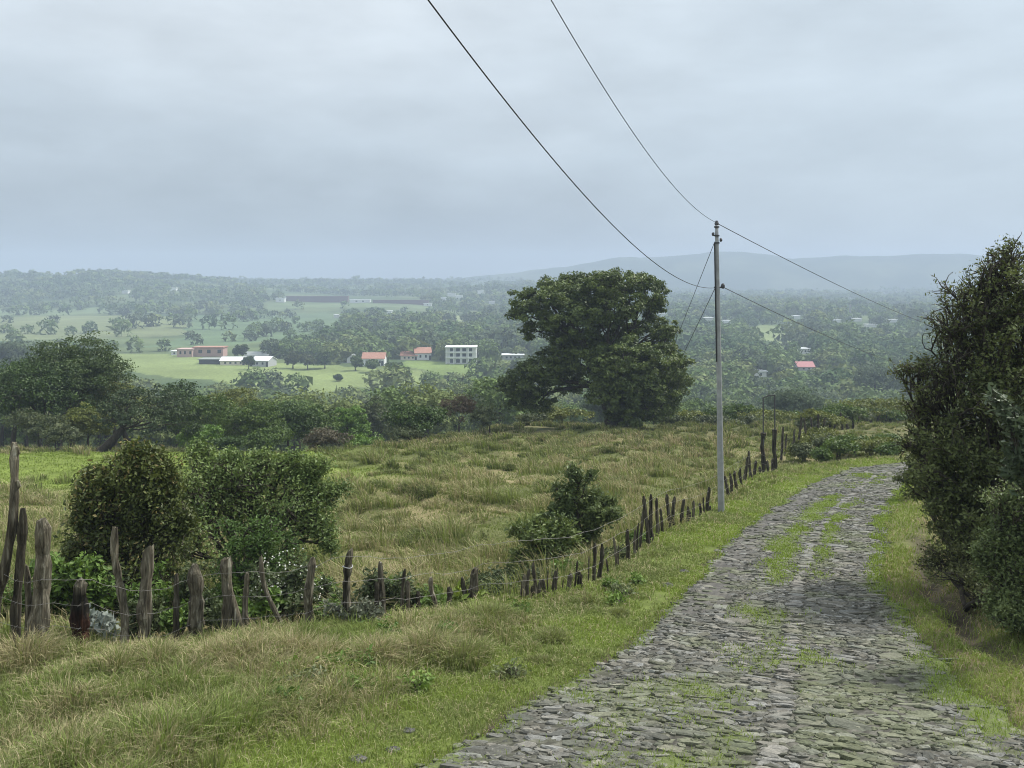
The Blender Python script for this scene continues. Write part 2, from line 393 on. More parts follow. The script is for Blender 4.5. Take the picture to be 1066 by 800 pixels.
# ------------------------------------------------------------------ cobbled road
def moss_field(t, Y, X):
    n = fbm(X / .9, Y / 1.3, 71, 4); n2 = fbm(X / .35, Y / .45, 72, 3)
    m = .30 + .9 * (n - .5) + .5 * (n2 - .5)
    m = m + .45 * np.exp(-((t - .40) / .07) ** 2) * sst(14, 19, Y) * (1 - sst(26, 34, Y))
    m = m + .40 * np.exp(-((t - .62) / .08) ** 2) * sst(17, 21, Y) * (1 - sst(24, 30, Y))
    m = m + .38 * sst(.86, .97, t) * sst(8.5, 10.5, Y) + .35 * sst(.07, .0, t)
    m = m - .35 * np.exp(-((t - .14) / .10) ** 2) * sst(10, 14, Y) - .25 * np.exp(-((t - .77) / .09) ** 2) - .2 * np.exp(-((t - .55) / .03) ** 2)
    return np.clip(m, 0, 1)
def build_road():
    ys = [2.5]
    while ys[-1] < 54: ys.append(ys[-1] + .03 * max(.7, (ys[-1] / 8) ** 1.3))
    ys = np.array(ys); T = np.linspace(-.04, 1.04, 170)
    t, Y = np.meshgrid(T, ys)
    L_ = xl(Y); Rr = xr(Y); X = L_ + (Rr - L_) * t
    moss = moss_field(t, Y, X); ends = np.minimum(sst(-.03, .03, t), 1 - sst(.97, 1.03, t))
    def surf(X, Y, t): return road_z(Y) + .05 * (1 - (2 * t - 1) ** 2) - .02 + .06 * (fbm(X / 1.2, Y / 1.2, 78, 2) - .5)
    Z = surf(X, Y, t) + .03 * (fbm(X / .09, Y / .07, 77, 3) - .5) + .012 * sst(.4, .8, moss) - .10 * (1 - ends)
    grit = fbm(X / .07, Y / .06, 76, 2)[..., None]
    c = lerp(np.array([.045, .043, .034]), np.array([.12, .116, .095]), sst(.35, .75, grit))
    c = lerp(c, np.array([.10, .125, .036]), (sst(.22, .62, moss) * .9)[..., None])
    bare = np.exp(-((t - .13) / .11) ** 2) * sst(11, 15, Y) * (1 - sst(38, 46, Y)) * .6
    c = lerp(c, np.array([.085, .08, .076]), bare[..., None])
    nr, nc = Z.shape; i = np.arange(nr - 1)[:, None] * nc + np.arange(nc - 1)[None]
    tr = np.stack([i, i + 1, i + nc + 1, i, i + nc + 1, i + nc], -1).reshape(-1, 3)
    mb = MB(); mb.add(np.stack([X, Y, Z], -1), tr, c.reshape(-1, 3))
    # the stones: rows of flattish blocks laid across the road
    rg = np.random.default_rng(31); S = []
    fy = np.linspace(5, 48, 3000); fl = np.interp(fy, YL, XLs); fr = np.interp(fy, YR, XRs); fc = fl * .455 + fr * .545
    arc = np.concatenate([[0], np.cumsum(np.hypot(np.diff(fy), np.diff(fc)))]); slope = np.gradient(fc, fy)
    a = 0.
    while a < arc[-1]:
        y0 = np.interp(a, arc, fy); x0 = np.interp(a, arc, fc); sl = np.interp(y0, fy, slope); cs = 1 / math.sqrt(1 + sl * sl)
        wl = (x0 - np.interp(y0, fy, fl)) * cs + .25; wr = (np.interp(y0, fy, fr) - x0) * cs + .25
        step = rg.uniform(.062, .112) * (1 + max(0, y0 - 20) * .012)
        # the raised middle row
        if rg.random() < .86: S.append((x0, y0, sl, cs, rg.normal(0, .02), rg.normal(0, .01), .12 * rg.uniform(.7, 1.25), step * .52, 1, .9 + .3 * rg.random()))
        for sg, w in ((-1, wl), (1, wr)):
            p = .12 + .05 * rg.random()
            while p < w:
                rx = rg.choice([.045, .07, .095, .13, .19], p=[.20, .30, .28, .16, .06]) * rg.uniform(.85, 1.2)
                S.append((x0, y0, sl, cs, sg * (p + rx), rg.normal(0, .028), rx, step * rg.uniform(.38, .62) * (1.35 if rx > .12 else 1), 0, rg.random())); p += 2 * rx + rg.uniform(.0, .05)
        a += step
    # small stones packed between the blocks
    for _ in range(15000):
        a = arc[-1] * rg.random() ** 1.6; y0 = np.interp(a, arc, fy); x0 = np.interp(a, arc, fc); sl = np.interp(y0, fy, slope); cs = 1 / math.sqrt(1 + sl * sl)
        wl = (x0 - np.interp(y0, fy, fl)) * cs; wr = (np.interp(y0, fy, fr) - x0) * cs
        S.append((x0, y0, sl, cs, rg.uniform(-wl, wr), 0, rg.uniform(.022, .06), rg.uniform(.02, .04), 0, rg.random() * .8))
    S = np.array(S); x0, y0, sl, cs, off, jy, rx, ry, mid, rnd = S.T; n = len(S)
    # along = (sl, 1) * cs, across = (1, -sl) * cs
    px = x0 + (off * 1 + jy * sl) * cs; py = y0 + (jy - off * sl) * cs
    tt = (px - xl(py)) / (xr(py) - xl(py))
    mo = moss_field(np.clip(tt, 0, 1), py, px); dirt = fbm(px / .7 + 9, py / .8, 74, 4)
    edge = np.minimum(tt, 1 - tt)
    keep = (edge > -.01 + .09 * (fbm(px / .5, py / .6, 73, 3) - .3) * rg.random(n)) & ((rg.random(n) > sst(.50, .95, mo) * .75) | ((mid > 0) & (rg.random(n) > sst(24, 34, py)))) & (rg.random(n) > sst(.50, .66, dirt) * .6 * (rx > .06))
    keep &= (rg.random(n) > np.exp(-((tt - .13) / .10) ** 2) * sst(12, 16, py) * .8)
    px, py, sl, cs, rx, ry, mid, rnd, tt, mo, dirt = (q[keep] for q in (px, py, sl, cs, rx, ry, mid, rnd, tt, mo, dirt)); n = len(px)
    K = 9; th = (np.arange(K)[None] + .5 * (rg.random((n, K)) - .5)) / K * 2 * np.pi
    rad = .82 + .42 * rg.random((n, K)); sq = 1 / np.maximum(np.abs(np.cos(th)), np.abs(np.sin(th))) ** .45
    lx = np.cos(th) * rad * sq * rx[:, None]; ly = np.sin(th) * rad * sq * ry[:, None]
    ro = rg.normal(0, .22, n)[:, None]; lx, ly = lx * np.cos(ro) - ly * np.sin(ro), lx * np.sin(ro) + ly * np.cos(ro)
    hgt = (.004 + .017 * rg.random(n) ** 1.5 + .022 * rx) * (1 - .5 * sst(.45, .8, mo)) * (1 + .35 * mid)
    sx = rg.normal(0, .07, n)[:, None]; sy = rg.normal(.01, .12, n)[:, None]
    zc = surf(px, py, tt)
    def ring(f, z, nz):
        wx = px[:, None] + (lx * f + ly * f * sl[:, None]) * cs[:, None]; wy = py[:, None] + (ly * f - lx * f * sl[:, None]) * cs[:, None]
        zz = zc[:, None] + (plane(wy) - plane(py)[:, None]) + z[:, None] + (lx * sx + ly * sy) * f * (z[:, None] > 0) + nz * rg.normal(size=(n, K))
        return np.stack([wx, wy, zz], -1)
    r0 = ring(1.06, -.03 * np.ones(n), 0); r1 = ring(1.0, hgt * .62, .003); r2 = ring(.74, hgt, .005)
    cen = np.stack([px, py, zc + hgt * 1.06 + .004 * rg.normal(size=n)], -1)[:, None]
    V = np.concatenate([r0, r1, r2, cen], 1); m = 3 * K + 1
    j = np.arange(K); k = (j + 1) % K; f = []
    for q in (0, K): f += [np.stack([q + j, q + k, q + K + k], -1), np.stack([q + j, q + K + k, q + K + j], -1)]
    f.append(np.stack([2 * K + j, 2 * K + k, np.full(K, 3 * K)], -1)); f = np.concatenate(f)
    tri = (np.arange(n)[:, None, None] * m + f[None]).reshape(-1, 3)
    tone = lerp(.062, .215, rnd ** 1.5); tone = np.where(mid > 0, .115 + .095 * rg.random(n), tone)
    col = tone[:, None] * lerp(np.array([1.0, 1., .98]), np.array([1.06, .98, .85]), rg.random(n)[:, None])
    film = np.clip(.10 + .42 * sst(.42, .75, fbm(px / .6, py / .7, 79, 4)) + .5 * sst(.4, .8, mo), 0, .8) * (1 - .5 * mid)
    col = lerp(col, np.array([.115, .135, .055]), film[:, None])
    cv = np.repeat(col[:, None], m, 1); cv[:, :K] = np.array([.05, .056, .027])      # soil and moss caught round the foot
    cv = cv * (.82 + .36 * rg.random((n, m, 1)))
    mb.add(V.reshape(-1, 3), tri, cv.reshape(-1, 3))
    tag(mb.build('road', road_mat(), smooth=False), 'cobbled country road with mossy joints and a raised middle row of stones', kind='structure')
build_road()

# ------------------------------------------------------------------ the fence line (needed by the grass)
FPXs = np.array([-260, -60, 0, 42, 85, 125, 200, 325, 362, 400, 450, 490, 545, 600, 625, 660, 690, 720, 745, 770, 800, 815, 850, 900, 945, 975])
FPYs = np.array([668, 672, 676, 680, 682, 672, 664, 660, 656, 650, 640, 634, 632, 620, 608, 584, 556, 545, 532, 508, 490, 472, 458, 447, 441, 440])
def fence_pt(px):
    py = np.interp(px, FPXs, FPYs); Y = 3.3e3 / (py - 407.0); X = (px - CX) / FPX * Y
    return np.array([X, Y, float(H(X, Y))])
_fp = np.array([fence_pt(p) for p in np.arange(-260, 976, 5)])
_o = np.argsort(_fp[:, 1]); FY, FX = _fp[_o, 1], _fp[_o, 0]
def fence_x(Y): return np.where(Y < FY[0], FX[0], np.interp(Y, FY, FX))

# ------------------------------------------------------------------ grass
def blades(mb, base, h, lean, amt, w, c0, c1, rg):
    n = len(base); yaw = rg.random(n) * np.pi * 2
    side = np.stack([np.cos(yaw), np.sin(yaw), np.zeros(n)], -1) * (w / 2)[:, None]
    up = np.array([0, 0, 1.]); L3 = np.concatenate([lean, np.zeros((n, 1))], 1)
    mid = base + up * (h * .58)[:, None] + L3 * (h * amt * .30)[:, None]
    tip = base + up * (h * (1 - .45 * np.minimum(amt, 1.3)))[:, None] + L3 * (h * amt)[:, None]
    v = np.stack([base - side, base + side, mid - side * .75, mid + side * .75, tip], 1).reshape(-1, 3)
    k = np.arange(n)[:, None] * 5
    t = np.concatenate([k + [[0, 1, 3]], k + [[0, 3, 2]], k + [[2, 3, 4]]])
    cm = lerp(c0, c1, .45)
    c = np.stack([c0, c0, cm, cm, c1], 1).reshape(-1, 3)
    mb.add(v, t, c)
STRAW = np.array([.47, .41, .255]); DULL = np.array([.135, .17, .055]); FRESH = np.array([.185, .26, .045]); BROWN = np.array([.27, .215, .125])
def tussocks(mb, ctr, rad, hgt, nb, straw, rg, green=DULL, wind=(-.5, -.1), wmin=.005):
    """ctr (n,2); per-tussock radius, height, blade count, straw share"""
    ii = np.repeat(np.arange(len(ctr)), nb)
    n = len(ii); th = rg.random(n) * 2 * np.pi; rr = np.sqrt(rg.random(n))
    off = np.stack([np.cos(th), np.sin(th)], -1) * (rr * rad[ii])[:, None]
    xy = ctr[ii] + off * .75; z = H(xy[:, 0], xy[:, 1]) - .02
    h = hgt[ii] * (.55 + .6 * rg.random(n)) * (1 - .25 * rr)
    lean = np.stack([np.cos(th), np.sin(th)], -1) * (rr * .9 + .15)[:, None] + np.array(wind) + (rg.random((n, 2)) - .5) * 1.3
    ln = np.linalg.norm(lean, axis=1, keepdims=True); lean = lean / np.maximum(ln, .01)
    amt = np.clip(.15 + .55 * rr + .5 * (rg.random(n) - .4), .05, 1.2)
    Y = np.maximum(xy[:, 1], 6); w = np.maximum(wmin * 1.5 * (.6 + .8 * rg.random(n)), .0008 * Y)
    s = (rg.random(n) < straw[ii])
    g = lerp(green, FRESH, (rg.random(n) ** 2 * .7)[:, None]) * (.55 + .75 * rg.random(n))[:, None]
    st = lerp(STRAW, BROWN, rg.random(n)[:, None] * .8) * (.65 + .65 * rg.random(n))[:, None]
    c0 = np.where(s[:, None], lerp(st, g, .6), g); c1 = np.where(s[:, None], st, lerp(g, STRAW * .8, .25))
    blades(mb, np.column_stack([xy, z]), h, lean, amt, w, c0, c1, rg)
def scatter_rect(n, x0, x1, y0, y1, rg): return np.column_stack([x0 + (x1 - x0) * rg.random(n), y0 + (y1 - y0) * rg.random(n)])
def pasture_grass():
    rg = np.random.default_rng(101); mb = MB()
    # more tufts per square metre near the fence than far up the slope
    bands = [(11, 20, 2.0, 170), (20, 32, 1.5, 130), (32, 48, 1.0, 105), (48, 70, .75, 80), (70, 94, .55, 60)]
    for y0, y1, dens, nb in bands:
        x0, x1 = -.72 * y1 - 3, .42 * y1
        n = int(dens * (x1 - x0) * (y1 - y0)); c = scatter_rect(n, x0, x1, y0, y1, rg)
        X, Y = c[:, 0], c[:, 1]
        keep = (X < fence_x(Y) - .25) & (X > -.72 * Y - 3) & (xl(Y) - X > 1.4)
        lawn = sst(-7, -11, X) * sst(32, 40, Y) * (1 - sst(56, 64, Y)) + np.exp(-(((X + 6.5) / 2.2) ** 2 + ((Y - 37) / 4.5) ** 2))
        keep &= rg.random(n) > np.clip(lawn, 0, 1) * .93
        c = c[keep]; X, Y = c[:, 0], c[:, 1]; n = len(c)
        mixn = fbm(X / 2.2, Y / 2.2, 41, 4) * .55 + fbm(X / 9, Y / 9, 42, 3) * .45 + .10 * (fbm(X / 1.6, Y / 1.6, 3, 3) - .5)
        straw = np.clip(sst(.40, .66, mixn) * .55 + .02 + .5 * (rg.random(n) - .45) + .28 * sst(-1, 7, X) * (1 - sst(50, 66, Y)) - .10 * sst(60, 80, Y), 0, .9)
        big = rg.random(n) ** 1.3; tussocks(mb, c, .30 + .42 * big, .26 + .52 * big, nb, straw * lerp(1, .35, sst(56, 66, Y)), rg, green=np.where(y0 >= 48, 1, 0) * np.array([.085, .108, .036]) + np.where(y0 >= 48, 0, 1) * DULL, wmin=.006)  # far bands darker and less strawy: crest shade put into the blade colours
    for _ in range(46):
        Y = rg.uniform(18, 66); X = rg.uniform(-.32 * Y, min(.2 * Y, float(fence_x(Y)) - 2)); m = rg.integers(2, 6)
        cc = np.array([X, Y]) + rg.normal(size=(m, 2)) * .5; cc = cc[cc[:, 0] < fence_x(cc[:, 1]) - .6]; m = len(cc)
        if m: tussocks(mb, cc, rg.uniform(.25, .5, m), rg.uniform(.3, .6, m), 130, np.full(m, .05), rg, green=np.array([.065, .095, .032]), wmin=.006)
    # short turf between
    for y0, y1, dens in [(12, 20, 330), (20, 34, 170), (34, 64, 80)]:
        x0, x1 = -.72 * y1 - 3, .3 * y1; n = int(dens * (x1 - x0) * (y1 - y0)); c = scatter_rect(n, x0, x1, y0, y1, rg); X, Y = c.T
        c = c[(X < fence_x(Y) - .2) & (X > -.72 * Y - 3)]; X, Y = c.T; n = len(c)
        lawn = np.clip(sst(-7, -11, X) * sst(32, 40, Y) * (1 - sst(56, 64, Y)) + np.exp(-(((X + 6.5) / 2.2) ** 2 + ((Y - 37) / 4.5) ** 2)), 0, 1)
        g = lerp(DULL, FRESH, np.clip(lawn * .55 + rg.random(n) * .35, 0, 1)[:, None]) * (.75 + .5 * rg.random(n))[:, None]
        ln = nrm(rg.random((n, 2)) - .5)
        blades(mb, np.column_stack([c, H(X, Y) - .01]), .06 + .09 * rg.random(n), ln, .3 + .7 * rg.random(n), np.maximum(.006, .0007 * Y), g, lerp(g, STRAW, .15), rg)
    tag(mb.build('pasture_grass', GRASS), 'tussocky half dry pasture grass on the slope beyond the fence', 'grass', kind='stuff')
pasture_grass()
def verge_grass():
    rg = np.random.default_rng(102); mb = MB()
    # short bright turf beside the road, thinner and taller away from it
    for y0, y1, dens in [(5.4, 12, 2500), (12, 18, 1500), (18, 28, 650), (28, 48, 260)]:
        x0, x1 = -11, 20 if y1 > 28 else 10
        n = int(dens * (x1 - x0) * (y1 - y0)); c = scatter_rect(n, x0, x1, y0, y1, rg); X, Y = c.T
        el = xl(Y) - X
        k = (el > -.16 - .7 * (fbm(X / .4, Y / .4, 91, 3) - .42)) & (X > fence_x(Y) - .4) & (np.abs(X) < .74 * Y + 2) 
        k &= rg.random(n) < np.clip(1.05 - .22 * el, .25, 1) * sst(.22, .42, fbm(X / .6, Y / .6, 92, 3) + .25 * sst(.2, .8, el))
        c = c[k]; X, Y = c.T; el = el[k]; n = len(c)
        pat = sst(.35, .65, fbm(X / 1.1, Y / 1.1, 93, 3))
        g = lerp(FRESH, DULL, np.clip(pat * .7 + .2 * rg.random(n) + .12 * el, 0, 1)[:, None]) * (.8 + .5 * rg.random(n))[:, None]
        s = rg.random(n) < .07 + .05 * np.clip(el, 0, 3)
        g = np.where(s[:, None], STRAW * .9, g)
        hh = (.035 + .05 * rg.random(n)) * (1 + np.clip(el, 0, 3) * .7) * (.6 + .9 * fbm(X / .5, Y / .5, 94, 2))
        blades(mb, np.column_stack([c, H(X, Y) - .01]), hh, nrm(rg.random((n, 2)) - .5), .3 + .8 * rg.random(n), np.maximum(.0075, .0008 * Y), g, lerp(g, STRAW, .12), rg)
    # clumps rising towards the fence, and on the far bank
    for y0, y1, dens, nb, hs in [(8, 16, 5.5, 110, 1.), (16, 30, 3.0, 60, .9), (30, 60, 2.2, 44, 1.0), (60, 90, 1.2, 30, 1.2)]:
        x0, x1 = -9, .42 * y1; n = int(dens * (x1 - x0) * (y1 - y0)); c = scatter_rect(n, x0, x1, y0, y1, rg); X, Y = c.T
        el = xl(Y) - X
        k = (el > .7 + .9 * rg.random(n)) & (X > fence_x(Y) - .5) & (np.abs(X) < .74 * Y + 2)
        c = c[k]; X, Y = c.T; n = len(c)
        fd = np.where(Y < 26, np.clip(.4 + .35 * (X - fence_x(Y)), .45, 1), 1); tussocks(mb, c, .12 + .20 * rg.random(n), (.14 + .24 * rg.random(n)) * hs * fd, nb, np.clip(.05 + .5 * sst(.45, .7, fbm(X / 1.7, Y / 1.7, 95, 3)), 0, 1), rg, wind=(-.2, -.3))
    tag(mb.build('verge_grass', GRASS), 'short bright green grass on the verge between fence and road', 'grass', kind='stuff')
verge_grass()
def foreground_grass():
    rg = np.random.default_rng(103); mb = MB()
    n = 2100; c = scatter_rect(n, -11, 1.2, 5.6, 13.4, rg); X, Y = c.T
    el = xl(Y) - X
    k = (X > fence_x(Y) - .6) & (el > 1.5 + .8 * rg.random(n)) & (np.abs(X) < .74 * Y + 2); c = c[k]; X, Y = c.T; n = len(c)
    pat = fbm(X / 1.0 + 3, Y / 1.0, 96, 3)
    straw = np.clip(sst(.44, .66, pat) * .7 + .02 + .3 * (rg.random(n) - .5), 0, .9)
    big = rg.random(n)
    low = np.clip(.55 + .22 * (X - fence_x(Y) - .3), .45, 1) * lerp(1, .75, sst(-3.2, -1.0, X)); tussocks(mb, c, .16 + .28 * big, (.24 + .34 * big * rg.random(n)) * low, 170, straw, rg, green=np.array([.12, .185, .04]), wind=(.1, -.12), wmin=.006)
    # the large dark-hearted clump by the leafy plant, and dry manes along the fence foot
    for px, py, r_, h_, s_ in [(470, 690, .55, .55, .25), (440, 680, .45, .6, .45), (400, 690, .4, .5, .6), (75, 745, .5, .42, .6), (225, 760, .6, .36, .03), (150, 720, .5, .34, .03), (60, 690, .5, .4, .1), (290, 745, .5, .36, .1), (320, 690, .5, .55, .8), (20, 700, .5, .65, .8), (230, 690, .45, .5, .7), (145, 700, .4, .5, .5), (505, 650, .4, .45, .1), (560, 690, .22, .2, .1), (575, 665, .3, .25, .1), (640, 640, .25, .2, .05)]:
        p = hit(px, py); m = 5
        cc = p[:2] + (rg.random((m, 2)) - .5) * r_
        tussocks(mb, cc, np.full(m, r_ * .7), np.full(m, h_ * .8), 240, np.full(m, s_), rg, wind=(.1, -.1), wmin=.006)
    tag(mb.build('tall_grass', GRASS), 'tall tangled green and straw grass on the bank below the fence', 'grass', kind='stuff')
foreground_grass()
def right_grass():
    rg = np.random.default_rng(104); mb = MB()
    for y0, y1, dens in [(5.5, 13, 1100), (13, 20, 700), (20, 36, 260)]:
        x0, x1 = 4, .70 * y1 + 2; n = int(dens * (x1 - x0) * (y1 - y0)); c = scatter_rect(n, x0, x1, y0, y1, rg); X, Y = c.T
        er = X - xr(Y); gul = np.exp(-((er - .75) / .28) ** 2) * sst(10, 13, Y) * (1 - sst(20, 25, Y))
        k = (er > -.2 - .8 * (fbm(X / .4, Y / .4, 97, 3) - .42)) & (rg.random(n) > gul * .85) & (rg.random(n) < sst(.25, .5, fbm(X / .5, Y / .5, 98, 3) + .1)); c = c[k]; X, Y = c.T; er = er[k]; n = len(c)
        pat = sst(.38, .62, fbm(X / .9, Y / 1.4, 99, 3)) * sst(.5, 1.6, er)
        s = rg.random(n) < pat * .75 + .10
        g = np.where(s[:, None], lerp(STRAW, BROWN, rg.random(n)[:, None]), lerp(FRESH, DULL, np.clip(.25 + .4 * er * rg.random(n), 0, 1)[:, None])) * (.75 + .45 * rg.random(n))[:, None]
        hh = (.05 + .09 * rg.random(n)) * (1 + .5 * np.clip(er, 0, 3))
        blades(mb, np.column_stack([c, H(X, Y) - .01]), hh, nrm(rg.random((n, 2)) - .5), .4 + .9 * rg.random(n), np.maximum(.0055, .0007 * Y), g, lerp(g, STRAW, .12), rg)
    n = 2600; c = scatter_rect(n, 4.5, 16, 7.5, 26, rg); X, Y = c.T; er = X - xr(Y)
    k = (er > 1.1 + .5 * rg.random(n)) & (np.abs(X) < .70 * Y + 2); c = c[k]; X, Y = c.T; n = len(c)
    tussocks(mb, c, .12 + .2 * rg.random(n), .14 + .28 * rg.random(n), 60, np.clip(.1 + .75 * sst(.40, .62, fbm(X / .9, Y / 1.4, 99, 3)), 0, .9), rg, wind=(-.4, -.2))
    # moss-loving tufts growing between the stones
    n = 520000; c = scatter_rect(n, -3, 16, 7.5, 38, rg); X, Y = c.T; t = (X - xl(Y)) / (xr(Y) - xl(Y))
    k = (t > 0) & (t < 1); k &= rg.random(n) < sst(.24, .75, moss_field(t, Y, X)) * .85; c = c[k]; X, Y = c.T; t = t[k]; n = len(c)
    g = lerp(FRESH, DULL, rg.random(n)[:, None] * .6) * (.8 + .5 * rg.random(n))[:, None]
    z = road_z(Y) + .05 * (1 - (2 * t - 1) ** 2) - .015
    blades(mb, np.column_stack([c, z]), .025 + .05 * rg.random(n) * (1 + .8 * (t > .85)), nrm(rg.random((n, 2)) - .5), .4 + .8 * rg.random(n), np.maximum(.007, .0008 * Y), g, g, rg)
    tag(mb.build('roadside_grass', GRASS), 'worn part dry grass beside the bushes and in the mossy joints of the road', 'grass', kind='stuff')
right_grass()

# ------------------------------------------------------------------ trees and shrubs
def leaf_quads(mb, pos, nor, L_, Wd, col, rg, droop=0):
    n = len(pos); nor = nrm(nor)
    t = nrm(np.cross(nor, nrm(rg.normal(size=(n, 3))))); t = nrm(t - np.array([0, 0, droop])) if droop else t
    b = nrm(np.cross(nor, t)); L_ = np.broadcast_to(L_, (n,))[:, None]; Wd = np.broadcast_to(Wd, (n,))[:, None]
    v = np.stack([pos - t * L_ * .5, pos + b * Wd * .5 + nor * Wd * .14, pos + t * L_ * .5, pos - b * Wd * .5 + nor * Wd * .14], 1).reshape(-1, 3)
    k = np.arange(n)[:, None] * 4
    mb.add(v, np.concatenate([k + [[0, 1, 2]], k + [[0, 2, 3]]]), np.repeat(col, 4, 0))
def sph(n, rg): return nrm(rg.normal(size=(n, 3)))
def crown_leaves(mb, lobes, clump, leaf, per, ca, cb, rg, dens=1.0, shell=.55, up=.4, flat=.6, under=.35, ratio=.55, accent=None):
    """leaf clumps through the shells of ellipsoid lobes [(centre, radii)]; returns the clump centres by lobe"""
    ca = np.array(ca); cb = np.array(cb); cent = []
    for c, r in lobes:
        c = np.asarray(c, float); r = np.asarray(r, float); gm = (r.prod()) ** (1 / 3)
        n = max(6, int(dens * 3.6 * (gm / clump) ** 2))
        d = sph(int(n * 1.8), rg); d = d[(d[:, 2] > -.15) | (rg.random(len(d)) < under)][:n]; n = len(d)
        rad = (shell + (1.05 - shell) * rg.random(n) ** .6) * (.86 + .32 * rg.random(n))
        cc = c + d * r * rad[:, None]; cent.append(cc)
        sz = clump * (.6 + .75 * rg.random(n)); ii = np.repeat(np.arange(n), per); m = len(ii)
        off = sph(m, rg) * (rg.random(m) ** .45)[:, None] * sz[ii][:, None] * np.array([1, 1, flat])
        nor = .5 * nrm(off) + np.array([0, 0, up]) + .35 * d[ii] + .55 * rg.normal(size=(m, 3))
        cm = np.clip(.6 * rg.random(n)[ii] + .4 * rg.random(m), 0, 1); col = lerp(ca, cb, cm[:, None]) * (.8 + .4 * rg.random(m))[:, None]
        if accent is not None:
            am = rg.random(m) < accent[1] * (.4 + 1.2 * (rg.random(n)[ii])); col = np.where(am[:, None], np.array(accent[0]) * (.8 + .4 * rg.random(m))[:, None], col)
        sc = leaf * (.7 + .6 * rg.random(m)); leaf_quads(mb, cc[ii] + off, nor, sc, sc * ratio, col, rg)
    return cent
def limbs(mb, base, fork, lobes, cent, r0, rg, twigs=7, stems=None, bend=.12, col=(1, 1, 1)):
    """trunk from base to fork, limbs to every lobe, branches to some of its clumps"""
    base = np.asarray(base, float); fork = np.asarray(fork, float)
    for sb, sr in (stems or [((0, 0, 0), 1.0)]):
        b = base + np.asarray(sb); pts = curve(b, fork, 8, .06, 0, rg); pts[0, 2] -= .15
        tube(mb, pts, np.linspace(r0 * sr * 1.25, r0 * sr * .75, 8) * (1 + .5 * np.exp(-np.arange(8) * 1.4)), 9, col, jit=.18, rg=rg)
    for (c, r), cc in zip(lobes, cent):
        c = np.asarray(c, float); r = np.asarray(r, float); e = c + np.array([0, 0, -.15 * r[2]])
        rr = r0 * .55 * np.clip((r.prod() ** (1 / 3)) / 2.2, .35, 1.0)
        pts = curve(fork, e, 8, bend, .06, rg); tube(mb, pts, np.linspace(rr, rr * .45, 8), 7, col, jit=.15, rg=rg)
        for k in rg.choice(len(cc), min(twigs, len(cc)), replace=False):
            s = pts[rg.integers(4, 8)]; p2 = curve(s, cc[k], 5, .14, .05, rg); tube(mb, p2, np.linspace(rr * .36, rr * .10, 5), 5, col, cap=False, rg=rg)
def tree(name, label, base, lobes, fork, r0, clump, leaf, per, ca, cb, seed, group=None, cat='tree', stems=None, twigs=7, bark=BARK, **kw):
    rg = np.random.default_rng(seed); t = empty(name, base, label, cat, group)
    cm = MB(); cent = crown_leaves(cm, lobes, clump, leaf, per, ca, cb, rg, **kw)
    tm = MB(); limbs(tm, base, fork, lobes, cent, r0, rg, twigs, stems)
    tm.build('trunk', bark, t, smooth=True); cm.build('crown', LEAF, t)
    return t
def lob(px, py, Y, rx, ry, rd=None):
    k = Y / FPX; return (P(px, py, Y), np.array([rx * k, (rd if rd else (rx + ry) * .5) * k, ry * k]))

# --- the great spreading tree on the crest
TY = 77.0
hb = ground(640, TY)
hl = [lob(575, 316, TY, 41, 24, 36), lob(553, 328, TY - 1, 21, 15), lob(606, 304, TY + 1, 34, 19, 34), lob(640, 298, TY - 1, 33, 15, 32), lob(667, 305, TY, 27, 19, 27), lob(680, 322, TY + 1, 13, 14),
      lob(678, 345, TY + 1, 27, 15, 24), lob(694, 352, TY - 1, 13, 11), lob(560, 344, TY + 2, 20, 8), lob(622, 336, TY + 2.5, 34, 24, 24), lob(598, 356, TY + 2, 25, 14), lob(640, 322, TY - 2, 30, 18, 20),
      lob(650, 378, TY - 3, 38, 27, 40), lob(684, 385, TY - 2, 33, 26, 34), lob(640, 402, TY - 3.5, 29, 22), lob(700, 398, TY - 1, 20, 17), lob(668, 412, TY - 3, 34, 25, 30), lob(690, 425, TY - 1, 17, 16),
      lob(550, 396, TY, 22, 20), lob(537, 408, TY + 1, 18, 16), lob(566, 388, TY - 1, 24, 14), lob(582, 372, TY - .5, 20, 17), lob(560, 418, TY + 1, 17, 14), lob(592, 396, TY + 2, 14, 20), lob(652, 430, TY - 1, 19, 14), lob(640, 416, TY - 4, 25, 18), lob(662, 432, TY - 3.5, 24, 13), lob(612, 372, TY - 1, 26, 20), lob(596, 336, TY - 2, 30, 20), lob(628, 366, TY + 1, 22, 22)]
tree('spreading_tree', 'huge gnarled spreading tree with lobed olive crown standing alone on the crest', hb, hl, P(630, 402, TY), .40, .50, .25, 62, (.032, .053, .014), (.135, .178, .048), 11,
     stems=[((0, 0, 0), 1.1), ((-.5, .3, 0), .6), ((.5, -.3, 0), .7), ((1.1, .2, 0), .4)], twigs=9, shell=.55, dens=1.5, up=.55, flat=.6, under=.38)

